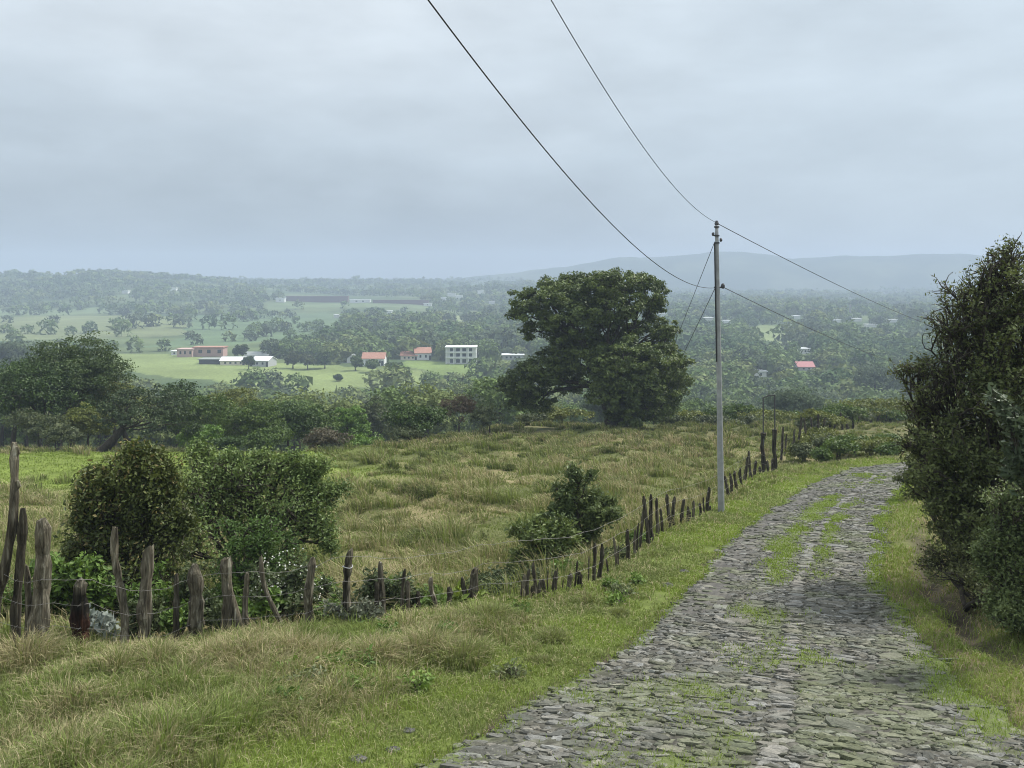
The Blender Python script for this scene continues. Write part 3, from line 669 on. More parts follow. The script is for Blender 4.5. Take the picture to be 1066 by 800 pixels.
# --- trees along the lower edge of the pasture
def auto_lobes(c, rx, rz, n, rg, Y):
    out = []
    for i in range(n):
        d = sph(1, rg)[0]; d[2] = abs(d[2]) * 1.1 - .35
        f = .62; rr = rg.uniform(.34, .56)
        out.append((c + d * np.array([rx, rx * .8, rz]) * f, np.array([rx * rr, rx * rr * .9, rz * rr * .85])))
    out.append((c, np.array([rx * .55, rx * .5, rz * .55])))
    return out
DG = ((.016, .036, .010), (.072, .118, .028)); MG = ((.03, .06, .013), (.115, .17, .036)); YG = ((.06, .082, .018), (.18, .20, .044)); BG = ((.04, .057, .025), (.12, .14, .06)); GG = ((.075, .14, .028), (.15, .25, .045))
def bush_tree(name, label, px, ytop, ybase, halfw, Y, pal, seed, n=7, leaf=None, cat='tree', lean=0, group=None, dens=1.35, per=40, fork=.35, clump=None, flat=.55, r0=None):
    rg = np.random.default_rng(seed); b = ground(px - lean, Y); k = Y / FPX
    top = (HY - ytop) * k; h = max(1.0, top - b[2]); rx = halfw * k
    cz = b[2] + h * .58; c = np.array([(px - CX) * k, Y, cz]); rz = h * .46
    lobes = auto_lobes(c, rx, rz, n, rg, Y)
    f = b + (c - b) * fork / .58 * .9
    return tree(name, label, b, lobes, f, r0 or max(.05, .022 * h), clump or max(.3, .16 * rx + .12), leaf or max(.14, .0026 * Y), per, *pal, seed, group, cat, twigs=5, flat=flat, dens=dens)
bush_tree('broadleaf_tree', 'tall dark broadleaf tree at the left edge of the pasture', 16, 362, 470, 58, 70, DG, 21, 12)
bush_tree('broadleaf_tree', 'dense dark green tree filling the gap between the two tall left trees', 48, 372, 474, 44, 71, DG, 29, 10)
bush_tree('broadleaf_tree', 'tallest tree of the left clump with feathery layered dark green boughs', 74, 346, 470, 56, 74, ((.035, .06, .02), (.075, .11, .03)), 22, 14, flat=.35, dens=1.8)
bush_tree('broadleaf_tree', 'flat topped yellowish green tree behind the leaning tree', 118, 372, 472, 38, 76, YG, 23, 8, flat=.28)
bush_tree('broadleaf_tree', 'grey green bushy tree under the tallest tree at far left', 40, 425, 478, 34, 66, BG, 24, 6)
bush_tree('shrub', 'round greyish shrub at the foot of the left tree clump', 58, 440, 478, 24, 63, BG, 25, 5, cat='shrub')
bush_tree('broadleaf_tree', 'olive shrubby tree between dark clump and leaning tree', 92, 418, 476, 24, 68, YG, 26, 6)
# leaning umbrella tree with two trunks
UY = 64.0; ub = ground(104, UY)
ul = [lob(132, 428, UY, 26, 15), lob(155, 418, UY + 1, 32, 14), lob(176, 432, UY, 22, 14), lob(115, 436, UY - 1, 15, 13), lob(148, 437, UY - 1, 30, 12), lob(192, 444, UY + 1, 14, 10), lob(140, 414, UY + 1, 22, 9)]
tree('leaning_tree', 'dark umbrella crowned tree leaning right on two slanting trunks', ub, ul, P(128, 446, UY), .27, .42, .17, 44, (.030, .050, .024), (.066, .092, .036), 27,
     stems=[((0, 0, 0), 1.1), ((1.9, .5, 0), .7)], twigs=8, flat=.45, under=.2)
mid = [(215, 402, 476, 40, 78, MG, 'dense mid green tree just right of the leaning tree'), (262, 408, 478, 36, 74, MG, 'rounded green tree in the middle of the left wood edge'),
       (185, 396, 470, 32, 92, DG, 'dark tree crown rising behind the leaning tree'), (240, 396, 470, 34, 96, YG, 'olive tree crown at the back of the left wood'),
       (300, 412, 478, 32, 80, DG, 'dark green tree at the right end of the left wood'), (212, 440, 478, 26, 66, GG, 'fresh green bushy tree on the pasture edge'),
       (278, 440, 480, 26, 67, MG, 'low green tree in front of the left wood'), (330, 420, 478, 26, 84, MG, 'green tree above the brown shrub'),
       (240, 452, 482, 20, 64, DG, 'low dark bush on the pasture edge')]
for i, (px, yt, yb, hw, Y, pal, lb) in enumerate(mid): bush_tree('broadleaf_tree', lb, px, yt, yb, hw, Y, pal, 40 + i, 8)
bush_tree('shrub', 'brownish twiggy shrub at the pasture edge below the green trees', 338, 442, 478, 24, 63, ((.07, .065, .04), (.115, .10, .06)), 51, 6, cat='shrub')
bush_tree('broadleaf_tree', 'slim pale trunked tree with round grey green crown beyond the pasture', 388, 402, 470, 25, 110, BG, 52, 7, r0=.2)
bush_tree('broadleaf_tree', 'small light green tree beside the slim pale trunked tree', 362, 420, 476, 20, 88, GG, 53, 6)
bush_tree('shrub', 'bright green low shrub beneath the slim pale trunked tree', 378, 452, 480, 26, 66, GG, 54, 6, cat='shrub')
bush_tree('shrub', 'dark glossy wide shrub on the rim of the pasture', 432, 420, 473, 36, 64, DG, 55, 9, cat='shrub', leaf=.2)
bush_tree('shrub', 'pale green bush growing over the foot of the dark glossy shrub', 425, 452, 476, 20, 62, BG, 56, 5, cat='shrub')
bush_tree('shrub', 'reddish brown bare topped shrub behind the rim of the pasture', 478, 412, 465, 24, 74, ((.10, .075, .05), (.15, .12, .075)), 57, 6, cat='shrub', dens=.6)
bush_tree('shrub', 'greyish thin leaved shrub on the ridge left of the great tree', 510, 420, 462, 24, 72, BG, 58, 6, cat='shrub', dens=.7)
bush_tree('shrub', 'low yellowish shrub on the crest left of the great tree trunk', 585, 424, 446, 30, 88, YG, 59, 7, cat='shrub')
bush_tree('shrub', 'small olive shrub under the left boughs of the great tree', 555, 432, 450, 18, 84, BG, 60, 5, cat='shrub')
ridge = [(715, 428, 30, 86, YG), (745, 432, 24, 84, BG), (770, 420, 26, 92, MG), (700, 436, 16, 82, BG), (738, 426, 20, 95, MG), (800, 428, 26, 90, YG), (828, 430, 24, 92, MG), (780, 434, 18, 80, BG)]
for i, (px, yt, hw, Y, pal) in enumerate(ridge):
    bush_tree('shrub', 'low scrub bush on the crest between the great tree and the bank', px, yt, 445, hw, Y, pal, 70 + i, 6, cat='shrub', group='scrub bushes along the crest')
bank = [(850, 434, 20, 66, YG), (872, 428, 22, 70, MG), (905, 422, 28, 68, YG), (932, 424, 22, 70, YG), (890, 446, 18, 60, BG), (918, 446, 20, 58, MG), (850, 456, 16, 56, BG), (875, 462, 16, 52, MG), (938, 450, 18, 54, DG), (905, 466, 15, 50, YG), (838, 470, 10, 48, BG), (930, 470, 14, 48, MG), (858, 478, 9, 46, MG)]
_rb = np.random.default_rng(77)
bank = [(px, yt - 7, hw * 1.25, Y, pal) for px, yt, hw, Y, pal in bank] + [(_rb.uniform(835, 950), _rb.uniform(455, 472), _rb.uniform(13, 24), _rb.uniform(48, 60), (YG, MG, BG, YG)[i % 4]) for i in range(14)]
bank = [(px, yt, hw, float(np.interp(px, [830, 850, 900, 945], [60, 66, 84, 90])) + 3, pal) if i < 14 and yt < 450 else (px, max(yt, 456), hw, Y, pal) for i, (px, yt, hw, Y, pal) in enumerate(bank)]
for i, (px, yt, hw, Y, pal) in enumerate(bank):
    bush_tree('shrub', 'scrubby bush on the fenced bank above the road bend', px, yt, 470, hw, Y, pal, 90 + i, 6, cat='shrub', group='scrub bushes on the bank by the bend')

# --- twiggy shrubs near the camera
def twiggy(mb_t, mb_l, root, lobes, ntw, lpt, leaf, ca, cb, rg, ratio=.45, reach=(.7, 1.1), tw=.010, spread=.06, lo=.3, up=.15, accent=None, bare=0., droop=0):
    ca = np.array(ca); cb = np.array(cb); root = np.asarray(root, float)
    for c, r in lobes:
        c = np.asarray(c, float); r = np.asarray(r, float)
        st = curve(root + (rg.random(3) - .5) * np.array([.3, .3, 0]), c - np.array([0, 0, .2 * r[2]]), 7, .10, .05, rg)
        tube(mb_t, st, np.linspace(tw * 4.2, tw * 1.8, 7), 6, rg=rg, jit=.15)
        nh = max(3, int(ntw / 9)); 
        for hub_i in range(nh):
            d0 = sph(1, rg)[0]; d0[2] = d0[2] + up if d0[2] > -.4 else d0[2] * .5
            hub = c + d0 * r * rg.choice([rg.uniform(.15, .95), rg.uniform(.8, 1.3)], p=[.72, .28]); s0 = st[rg.integers(3, 7)]
            lp = curve(s0, hub, 5, .12, .06, rg); tube(mb_t, lp, np.linspace(tw * 1.9, tw * 1.0, 5), 5, cap=False, rg=rg)
            hr = rg.uniform(.7, 1.35); htone = rg.random()
            for k in range(int(ntw / nh)):
                d = nrm(sph(1, rg)[0] + .55 * d0 + np.array([0, 0, up]))
                e = hub + d * r * rg.uniform(*reach) * .46 * hr; s = lp[rg.integers(2, 5)]
                p = curve(s, e, 5, .14, .08, rg); tube(mb_t, p, np.linspace(tw * .9, tw * .26, 5), 4, cap=False, rg=rg)
                if rg.random() < bare: continue
                m = int(lpt * rg.uniform(.5, 1.5)); t = lo + (1.02 - lo) * rg.random(m); q = np.clip(t, 0, .999) * 4; i = q.astype(int); f = (q - i)[:, None]
                pos = p[i] * (1 - f) + p[i + 1] * f + rg.normal(size=(m, 3)) * spread
                tone = np.clip(.55 * htone + .2 * rg.random() + .35 * rg.random(m) - .05, 0, 1)[:, None]; col = lerp(ca, cb, tone) * (.75 + .5 * rg.random(m))[:, None]
                if accent is not None and e[2] > c[2] + accent[2] * r[2]:
                    am = rg.random(m) < accent[1]; col = np.where(am[:, None], np.array(accent[0]) * (.75 + .5 * rg.random(m))[:, None], col)
                sc = leaf * (.55 + .9 * rg.random(m)); leaf_quads(mb_l, pos, np.array([0, -.15, .6]) + .7 * rg.normal(size=(m, 3)), sc, sc * ratio, col, rg, droop)
def shrub(name, label, base, lobes, seed, ntw, lpt, leaf, pal, cat='shrub', group=None, parts=('stem', 'foliage'), **kw):
    rg = np.random.default_rng(seed); t = empty(name, base, label, cat, group); a = MB(); b = MB()
    twiggy(a, b, base, lobes, ntw, lpt, leaf, *pal, rg, **kw)
    a.build(parts[0], BARK, t, smooth=True); b.build(parts[1], LEAF, t); return t
RB = ((.035, .05, .018), (.15, .18, .062))
BY = 16.0
rb = ground(1030, 16.5)
shrub('roadside_bush', 'large dark small leaved bush bulging over the right verge', rb,
      [lob(1052, 330, BY, 36, 46, 50), lob(1100, 330, BY, 60, 60, 60), lob(1030, 400, BY - .3, 45, 42, 45), lob(1065, 410, BY + .3, 55, 60, 60), lob(1000, 470, BY - .3, 42, 32, 42),
       lob(1010, 505, BY - .3, 44, 34, 45), lob(1070, 490, BY, 60, 60, 55), lob(985, 520, BY - .2, 34, 24, 36), lob(1010, 552, BY - .4, 40, 26, 40), lob(1045, 575, BY - .6, 40, 30, 36), lob(1085, 560, BY, 60, 50, 50), lob(1130, 400, BY, 60, 120, 60)],
      201, 170, 30, .072, RB, tw=.012, spread=.05, reach=(.6, 1.25), up=.1, bare=.06, lo=.15)
shrub('roadside_bush', 'sparse reaching bush with long bare branches over the road edge', ground(1005, 17.5),
      [lob(1010, 355, BY + .2, 30, 34, 40), lob(990, 398, BY + .2, 34, 30, 40), lob(986, 438, BY, 30, 28, 38), lob(972, 492, BY + .3, 24, 22, 28), lob(1020, 320, BY, 26, 30, 30), lob(972, 392, BY + .8, 28, 18, 24), lob(956, 384, BY + .6, 18, 10, 18), lob(985, 350, BY + .6, 24, 22, 28), lob(1004, 315, BY + .4, 22, 22, 24), lob(1034, 292, BY + .2, 26, 22, 26), lob(1055, 275, BY, 18, 16, 20), lob(960, 425, BY + 1, 16, 16, 18), lob(958, 462, BY + 1, 14, 18, 18)],
      202, 80, 13, .066, ((.045, .06, .022), (.15, .175, .06)), tw=.013, spread=.05, reach=(.8, 2.4), up=.22, bare=.32, lo=.25)
shrub('roadside_bush', 'lower light green bush on the right edge in front of the large dark bush', ground(1065, 12.8),
      [lob(1050, 555, 13, 26, 34, 30), lob(1085, 530, 13, 34, 50, 36), lob(1070, 605, 12.8, 36, 36, 36), lob(1052, 638, 12.6, 26, 16, 24), lob(1088, 645, 12.4, 30, 18, 26), lob(1035, 590, 13.2, 18, 22, 20)],
      203, 230, 26, .05, ((.06, .09, .032), (.18, .225, .085)), spread=.05, reach=(.7, 1.3))
shrub('roadside_bush', 'broad leaved bush with pale shining leaves at the right frame edge', ground(1110, 12.2),
      [lob(1072, 445, 12, 24, 40, 28), lob(1068, 490, 12, 20, 24, 24), lob(1100, 420, 12, 30, 50, 30)],
      204, 90, 16, .12, ((.05, .075, .04), (.11, .14, .08)), ratio=.4, spread=.05, reach=(.5, 1.1))
shrub('roadside_bush', 'small dark bush hanging into the road at the far bend', ground(958, 29.5),
      [lob(950, 496, 29, 13, 12, 12), lob(968, 490, 29, 15, 14, 14), lob(985, 470, 29.5, 20, 24, 20)],
      205, 120, 22, .085, RB, tw=.014, spread=.07)
shrub('shrub', 'dry brown undergrowth sprawling below the right hand bushes', ground(1015, 14.6),
      [lob(985, 588, 15.2, 26, 14, 24), lob(1040, 618, 14, 30, 18, 26), lob(1005, 570, 15.4, 26, 18, 24), lob(1020, 605, 14.4, 34, 14, 26), lob(1062, 632, 13.4, 26, 14, 22)],
      206, 130, 20, .05, ((.055, .065, .025), (.15, .165, .06)), spread=.05, bare=.15, reach=(.6, 1.4))
shrub('shrub', 'dense dark glossy shrub with reddish new leaves behind the left posts', ground(138, 15.6),
      [lob(135, 520, 15.6, 36, 28, 34), lob(148, 496, 15.6, 24, 22, 26), lob(112, 560, 15.4, 34, 38, 34), lob(162, 555, 15.6, 34, 40, 34), lob(135, 595, 15.6, 46, 34, 36), lob(120, 632, 15.4, 36, 20, 30), lob(165, 625, 15.5, 30, 22, 28), lob(158, 510, 15.7, 26, 24, 26), lob(120, 505, 15.6, 22, 22, 22), lob(140, 476, 15.6, 9, 8, 9), lob(160, 482, 15.6, 8, 8, 8), lob(86, 540, 15.5, 9, 12, 9), lob(100, 500, 15.6, 8, 8, 8), lob(190, 545, 15.7, 9, 12, 10), lob(82, 580, 15.4, 9, 14, 10), lob(98, 525, 15.5, 16, 20, 18), lob(178, 520, 15.8, 22, 22, 22)],
      207, 125, 25, .07, ((.03, .045, .015), (.15, .18, .05)), ratio=.5, spread=.07, reach=(.6, 1.6), accent=((.24, .20, .08), .14, .6), droop=.4)
shrub('shrub', 'loose feathery green shrub behind the fence right of the glossy shrub', ground(255, 18.2),
      [lob(235, 520, 18, 36, 30, 34), lob(218, 500, 18.2, 24, 22, 24), lob(285, 515, 18.2, 36, 28, 34), lob(262, 495, 18.4, 26, 20, 26), lob(308, 540, 18, 26, 28, 26), lob(250, 560, 18, 40, 34, 36), lob(312, 500, 18.4, 18, 14, 18), lob(205, 530, 17.8, 24, 26, 26), lob(240, 482, 18.4, 16, 14, 16), lob(325, 522, 18.4, 16, 18, 16), lob(300, 590, 17.6, 28, 24, 26), lob(225, 605, 17.4, 34, 26, 30), lob(196, 515, 17.4, 22, 30, 24), lob(200, 570, 17, 28, 30, 28), lob(332, 545, 18, 16, 22, 18), lob(334, 488, 18.4, 10, 7, 10), lob(346, 512, 18.4, 9, 8, 10), lob(274, 478, 18.4, 10, 7, 10), lob(302, 482, 18.4, 12, 7, 12), lob(208, 478, 18.2, 9, 9, 10), lob(340, 565, 17.8, 8, 10, 10)],
      208, 74, 22, .066, ((.055, .095, .028), (.20, .265, .085)), spread=.075, reach=(.7, 2.1))
shrub('shrub', 'bright green rounded shrub growing among the fence posts', ground(262, 15.4),
      [lob(250, 562, 15.2, 28, 20, 26), lob(282, 575, 15.2, 26, 22, 26), lob(262, 598, 15.2, 36, 26, 30)],
      209, 120, 24, .055, ((.045, .085, .022), (.10, .165, .042)), spread=.06)
def flowers(mb, lobes, n, size, col, rg):
    for c, r in lobes:
        d = sph(n, rg); d[:, 2] = np.abs(d[:, 2]); d[:, 1] = -np.abs(d[:, 1]); pos = np.asarray(c) + d * np.asarray(r) * (.85 + .3 * rg.random(n))[:, None]
        for k in range(2): leaf_quads(mb, pos, np.array([0, -.5, .6]) + .4 * rg.normal(size=(n, 3)), size, size * .8, np.tile(np.array(col), (n, 1)), rg)
def weed(label, px, Y, top, hw, seed, pal, leaf=.09, n=60, lpt=12, flower=0, group=None, ratio=.5):
    b = ground(px, Y); k = Y / FPX; zt = (HY - top) * k; h = max(.14, zt - b[2]); c = np.array([b[0], Y, b[2] + h * .55]); r = np.array([hw * k, hw * k * .8, h * .45])
    lobes = [(c, r), (c + np.array([.35 * r[0], .1, -.25 * h]), r * .7), (c + np.array([-.4 * r[0], 0, -.2 * h]), r * .7)]
    t = shrub('leafy_weed', label, b, lobes, seed, n, lpt, leaf, pal, 'plant', group, spread=.05, tw=.006, ratio=ratio, lo=.35)
    if flower:
        m = MB(); flowers(m, lobes, flower, .028, (.72, .72, .66), np.random.default_rng(seed)); m.build('blossom', LEAF, t)
    return t
WG = ((.06, .11, .022), (.13, .205, .045)); WD = ((.045, .065, .028), (.09, .115, .045))
weed('weedy bush dotted with tiny white flowers beside the leaning post', 300, 13.9, 572, 34, 301, WD, .07, 90, 14, 46)
weed('bright broad leaved weed left of the white flowered bush', 262, 13.5, 618, 26, 302, WG, .12, 46, 12)
weed('pale green elder like plant behind the thick left post', 62, 14.2, 570, 26, 303, WG, .10, 90, 14)
weed('bright green plant behind the charred stump post', 92, 14.2, 578, 20, 304, WG, .10, 60, 12)
weed('silvery leaved weed just right of the charred stump post', 104, 12.6, 630, 12, 305, ((.16, .19, .16), (.27, .30, .27)), .12, 18, 8)
weed('lime green fern like weed at the fence foot in mid verge', 486, 14.6, 632, 17, 306, ((.11, .16, .025), (.18, .24, .05)), .12, 46, 12)
weed('broad pale leaved weed beside the lime green fern like weed', 452, 14.4, 640, 15, 307, WG, .15, 24, 9)
weed('dark bushy weed right of the lime green fern like weed', 520, 15.2, 628, 20, 308, WD, .06, 80, 14)
weed('low grey leaved weed at the foot of the square dark post', 372, 13.2, 632, 22, 309, ((.09, .105, .07), (.16, .175, .12)), .07, 50, 10)
weed('climbing green weed around the thin post pair', 402, 14.2, 596, 18, 310, WD, .07, 70, 12)
weed('leafy shrubby weed left of the fence brush tangle', 522, 16.0, 592, 16, 311, WD, .07, 70, 12)
fw = [(12, 14, 620, 20), (150, 13.6, 628, 16), (185, 13.6, 618, 15), (215, 13.8, 615, 14), (335, 13.8, 625, 12), (425, 14.6, 615, 14), (445, 15, 612, 13), (560, 16.2, 606, 16), (590, 17, 600, 14), (640, 18.5, 585, 12), (-20, 13.8, 600, 24), (235, 13.2, 630, 12), (663, 20.5, 575, 10), (345, 14.4, 600, 14), (20, 15, 605, 24), (120, 14.6, 612, 22), (175, 14.8, 592, 22), (210, 14.6, 585, 20), (240, 14.8, 596, 20), (280, 14.4, 600, 20), (320, 14.8, 604, 18), (380, 14.4, 606, 16), (412, 15, 604, 16), (505, 15.8, 604, 14), (150, 14.4, 606, 20)]
for i, (px, Y, tp, hw) in enumerate(fw): weed('low leafy weed growing along the fence line', px, Y, tp, hw, 330 + i, WD if i % 2 else WG, .07, 42, 11, group='weeds along the fence line')
_rw = np.random.default_rng(88)
for i in range(22):
    Y = _rw.uniform(8.6, 20); X = float(xl(Y)) - _rw.uniform(.5, 3.4)
    if X < float(fence_x(Y)) + .3 or abs(X) > .55 * Y: continue
    px = CX + FPX * X / Y; tp = HY - FPX * (float(H(X, Y)) + _rw.uniform(.08, .2)) / Y
    weed('small broad leaved weed in the verge grass', px, Y, tp, _rw.uniform(.10, .2) * FPX / Y, 900 + i, (WG, ((.09, .15, .03), (.16, .24, .05)), ((.09, .12, .05), (.17, .19, .09)))[i % 3], .06, 14, 8, group='weeds in the verge grass')
shrub('sapling', 'small dense round topped tree in the fence line', ground(568, 18.6),
      [lob(570, 572, 18.6, 32, 22, 26), lob(554, 588, 18.6, 24, 18, 20), lob(590, 590, 18.6, 24, 18, 20), lob(568, 556, 18.6, 24, 13, 20), lob(572, 604, 18.6, 28, 12, 20)], 210, 150, 26, .09, ((.05, .08, .025), (.15, .19, .055)), cat='tree', parts=('trunk', 'crown'), spread=.06)
shrub('sapling', 'taller airy sapling with a side branch behind the round topped tree', ground(600, 20.5),
      [lob(602, 515, 20.5, 20, 18, 18), lob(606, 538, 20.5, 20, 16, 18), lob(630, 535, 20.3, 15, 11, 13), lob(590, 530, 20.5, 14, 12, 13), lob(576, 540, 20.5, 12, 10, 12), lob(604, 560, 20.5, 16, 10, 14)], 211, 110, 22, .09, ((.055, .085, .032), (.16, .20, .07)), cat='tree', parts=('trunk', 'crown'), spread=.06)
shrub('shrub', 'little bush beside the foot of the utility pole', ground(733, 24.6), [lob(733, 556, 24.5, 15, 7, 10), lob(722, 560, 24.5, 8, 5, 7)], 212, 90, 16, .07, ((.04, .06, .022), (.08, .105, .035)), spread=.05)
shrub('shrub', 'bare tangle of dead brush under the round topped tree', ground(575, 17.6), [lob(560, 604, 17.6, 24, 10, 10), lob(600, 600, 17.6, 20, 10, 10)], 213, 60, 3, .05, ((.08, .08, .05), (.14, .13, .09)), tw=.012, reach=(.6, 1.5), up=.6)

# ------------------------------------------------------------------ the wire fence
posts = [(5, 462, 9, 'tw'), (19, 530, 9, 'd'), (29, 590, 6, ''), (42, 541, 16, 'thick'), (85, 603, 17, 'char'), (125, 548, 8, 'pale'), (153, 572, 12, 'plank'), (184, 598, 6, 'd'), (202, 588, 13, ''), (235, 582, 9, ''), (243, 580, 9, 'pale'), (256, 597, 6, ''), (284, 579, 5, 'lean'), (325, 580, 9, 'pale'),
         (362, 574, 8, 'sq'), (391, 606, 5, 'd'), (398, 586, 6, ''), (419, 593, 4, 'd'), (425, 606, 5, ''), (437, 616, 5, 'd'), (453, 602, 5, 'pale'), (468, 613, 6, 'd'), (485, 602, 5, 'd'), (493, 594, 9, ''), (547, 600, 5, 'pale'), (556, 606, 4, ''), (566, 604, 4, 'd'), (578, 600, 5, ''), (592, 598, 5, ''), (604, 594, 4, 'd'),
         (618, 566, 4, 'd'), (625, 567, 4, 'd'), (641, 560, 3, ''), (653, 552, 4, 'd'), (661, 552, 3, ''), (668, 520, 3, 'd'), (673, 517, 3.5, 'd'), (678, 515, 3.5, 'd'), (684, 519, 3.5, ''), (689, 530, 3, 'd'), (696, 515, 3.5, 'd'), (701, 517, 3.5, 'd'), (710, 520, 3.5, 'd'), (716, 528, 3, 'd'), (722, 522, 3, ''), (729, 524, 3, 'd'), (737, 508, 3.5, 'd'),
         (757, 496, 3, 'd'), (761, 493, 3, 'd'), (766, 491, 3, 'd'), (771, 488, 3, 'd'), (776, 476, 3, 'd'), (781, 470, 3, 'd'), (786, 480, 3, 'd'), (791, 486, 3, 'd'), (799, 480, 3, 'd'), (804, 478, 3, 'd'), (814, 445, 2.5, 'd'), (818, 452, 2, 'd'), (826, 447, 2.5, 'd')]
_rs = np.random.default_rng(5)
posts += [(float(p), float(np.interp(p, [540, 600, 660, 745], [602, 594, 560, 520]) + _rs.uniform(-14, 13)), float(_rs.choice([1.4, 2.0, 2.8, 3.8])), 'd') for p in list(np.linspace(541, 613, 13) + _rs.uniform(-4, 4, 13)) + list(np.linspace(630, 742, 11) + _rs.uniform(-3, 3, 11))]
posts += [(832 + i * 6.3 + (hash2(np.array([i]), np.array([3]), 2)[0] - .5) * 3, 432 - i * .35 + 6 * hash2(np.array([i]), np.array([5]), 4)[0], 2.3, 'd') for i in range(17)]
posts = posts[:100]
fence = empty('wire_fence', fence_pt(362), 'barbed wire fence on crooked weathered posts following the road', 'fence')
def add_posts():
    for i, (px, yt, w, kind) in enumerate(posts):
        rg = np.random.default_rng(500 + i); b = fence_pt(px); Y = b[1]; k = Y / FPX
        top = (HY - yt) * k; h = top - b[2]; r = w * k / 2 * 1.05
        n = 14; t = np.linspace(0, 1, n)[:, None]
        lx = {'tw': .06, 'lean': -.22, 'pale': -.06}.get(kind, 0) * h + (rg.random() - .5) * (.10 if w > 5 else .34) * h
        wob = .35 * r if kind not in ('tw', 'pale', 'lean') else 1.1 * r
        pts = b + np.array([0, 0, -.2]) + t * np.array([lx * .0, 0, h + .2]) + np.column_stack([(t[:, 0] - .0) * lx - lx * .5 * (kind != 'tw'), np.zeros(n), np.zeros(n)])
        pts[:, 0] += wob * np.sin(np.linspace(0, rg.uniform(3, 7), n) + rg.random() * 6); pts[:, 1] += wob * np.sin(np.linspace(0, rg.uniform(3, 6), n) + rg.random() * 6)
        if kind == 'tw': pts[:, 0] += np.linspace(-.03, 0, n) * h - .02
        rad = r * (1.12 - .2 * t[:, 0]) * (1 + .10 * rg.normal(size=n)); rad[0] = rad[1]
        if kind == 'char': rad = r * (1.25 - .55 * t[:, 0] ** 1.3) * (1 + .08 * rg.normal(size=n))
        rad[-1] *= .55 if kind not in ('sq', 'plank') else .95
        m = MB(); sides = 4 if kind in ('sq', 'plank') and False else (10 if w > 7 else 7)
        tube(m, pts, rad, sides, (1, 1, 1), jit=.28 if w > 3 else .15, rg=rg)
        # broken, slanting top
        v = m.v[0]; cone = (v[:, 2] > pts[-2, 2] - .01); v[cone, 2] += (rg.random(cone.sum()) - .35) * min(.09, .4 * r + .01) + (v[cone, 0] - pts[-1, 0]) * rg.uniform(-.9, .9)
        tone = {'d': .42, 'tw': .95, 'pale': 1.35, 'plank': 1.1, 'thick': .95, 'char': .5, 'sq': .75}.get(kind, .85) * rg.uniform(.85, 1.15)
        base = np.tile(np.array([tone, tone * .98, tone * .93]), (len(v), 1))
        hz = (v[:, 2] - b[2]) / max(h, .1)
        if kind == 'char':
            c1 = np.where((hz < .52)[:, None], np.array([.55, .27, .21]) * (.55 + .7 * rg.random(len(v)))[:, None], np.array([.35, .34, .33]) * np.ones((len(v), 3)))
            c1 = np.where((hz > .82)[:, None], np.array([1.5, 1.5, 1.45]), c1); base = c1 * (.6 if True else 1)
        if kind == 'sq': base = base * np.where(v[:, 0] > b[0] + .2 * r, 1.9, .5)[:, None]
        if kind == 'tw': base = base * np.where(hz > .8, 1.5, .85)[:, None]
        m.c[0] = base
        if kind == 'tw':   # stubs of cut branches
            for f, s in ((.78, 1), (.93, .8)):
                q = pts[int(f * (n - 1))]; tube(m, np.array([q, q + [.06 * s, 0, .10], q + [.05 * s, -.02, .17]]), [r * .6, r * .5, r * .3], 6, (1.3, 1.3, 1.2), rg=rg)
        o = m.build('post', WOOD, fence, smooth=False)
        lb = {'tw': 'tall twisted knotty post with pale stubs', 'thick': 'thickest weathered log post', 'char': 'stout stump post, red at the foot and charred above', 'sq': 'squared dark post with a white tie', 'plank': 'flat topped plank like post'}.get(kind)
        if lb: o['label'] = lb
        if kind == 'sq':
            m2 = MB(); z = b[2] + h * .78; q = pts[int(.78 * (n - 1))]
            th = np.linspace(0, 2 * np.pi, 13); ring = np.column_stack([q[0] + (r * 1.25) * np.cos(th), q[1] + r * 1.25 * np.sin(th), np.full(13, z) + .01 * np.sin(th * 2)])
            tube(m2, ring, .006, 5, cap=False); m2.build('tie', GREYW, o)
add_posts()
def add_wires():
    for k, hgt in enumerate((.32, .62, .92)):
        rg = np.random.default_rng(600 + k); p = []
        for px in np.arange(-200, 900, 13):
            b = fence_pt(px); p.append(b + np.array([0, -.10, hgt + .05 * (rg.random() - .5)]))
        p = np.array(p); m = MB(); tube(m, p, .0022, 4, (1, 1, 1), rg=rg)
        for q in p[:70:1]:   # barbs
            tube(m, np.array([q + [-.02, 0, -.02], q, q + [.02, .01, .02]]), .002, 3, rg=rg)
        m.build('wire', RUSTWIRE, fence)
add_wires()
# doorway-like frame on two dark posts
def gate():
    Y = 40.0; k = Y / FPX; b = ground(801, Y); g = empty('gate_frame', b, 'tall thin metal gateway frame set on two thick dark posts in the fence', 'gate')
    rg = np.random.default_rng(9)
    for px, yt, py_ in ((794.5, 451, 414.5), (806.5, 447.5, 411.5)):
        p = ground(px, Y); top = P(px, yt, Y); m = MB(); pts = np.linspace(p - [0, 0, .2], top, 8); pts[:, :2] += .02 * rg.normal(size=(8, 2))
        tube(m, pts, .085 * (1 + .12 * rg.normal(size=8)), 8, (.33, .32, .32), jit=.2, rg=rg); m.build('post', WOOD, g)
        m = MB(); tube(m, [top - [0, .02, .5], P(px, py_, Y)], .027, 6); m.build('pipe', DARKMETAL, g)
    m = MB(); tube(m, [P(794, 414.5, Y), P(800, 412, Y), P(807, 411.3, Y)], .027, 6); m.build('crossbar', DARKMETAL, g)
gate()

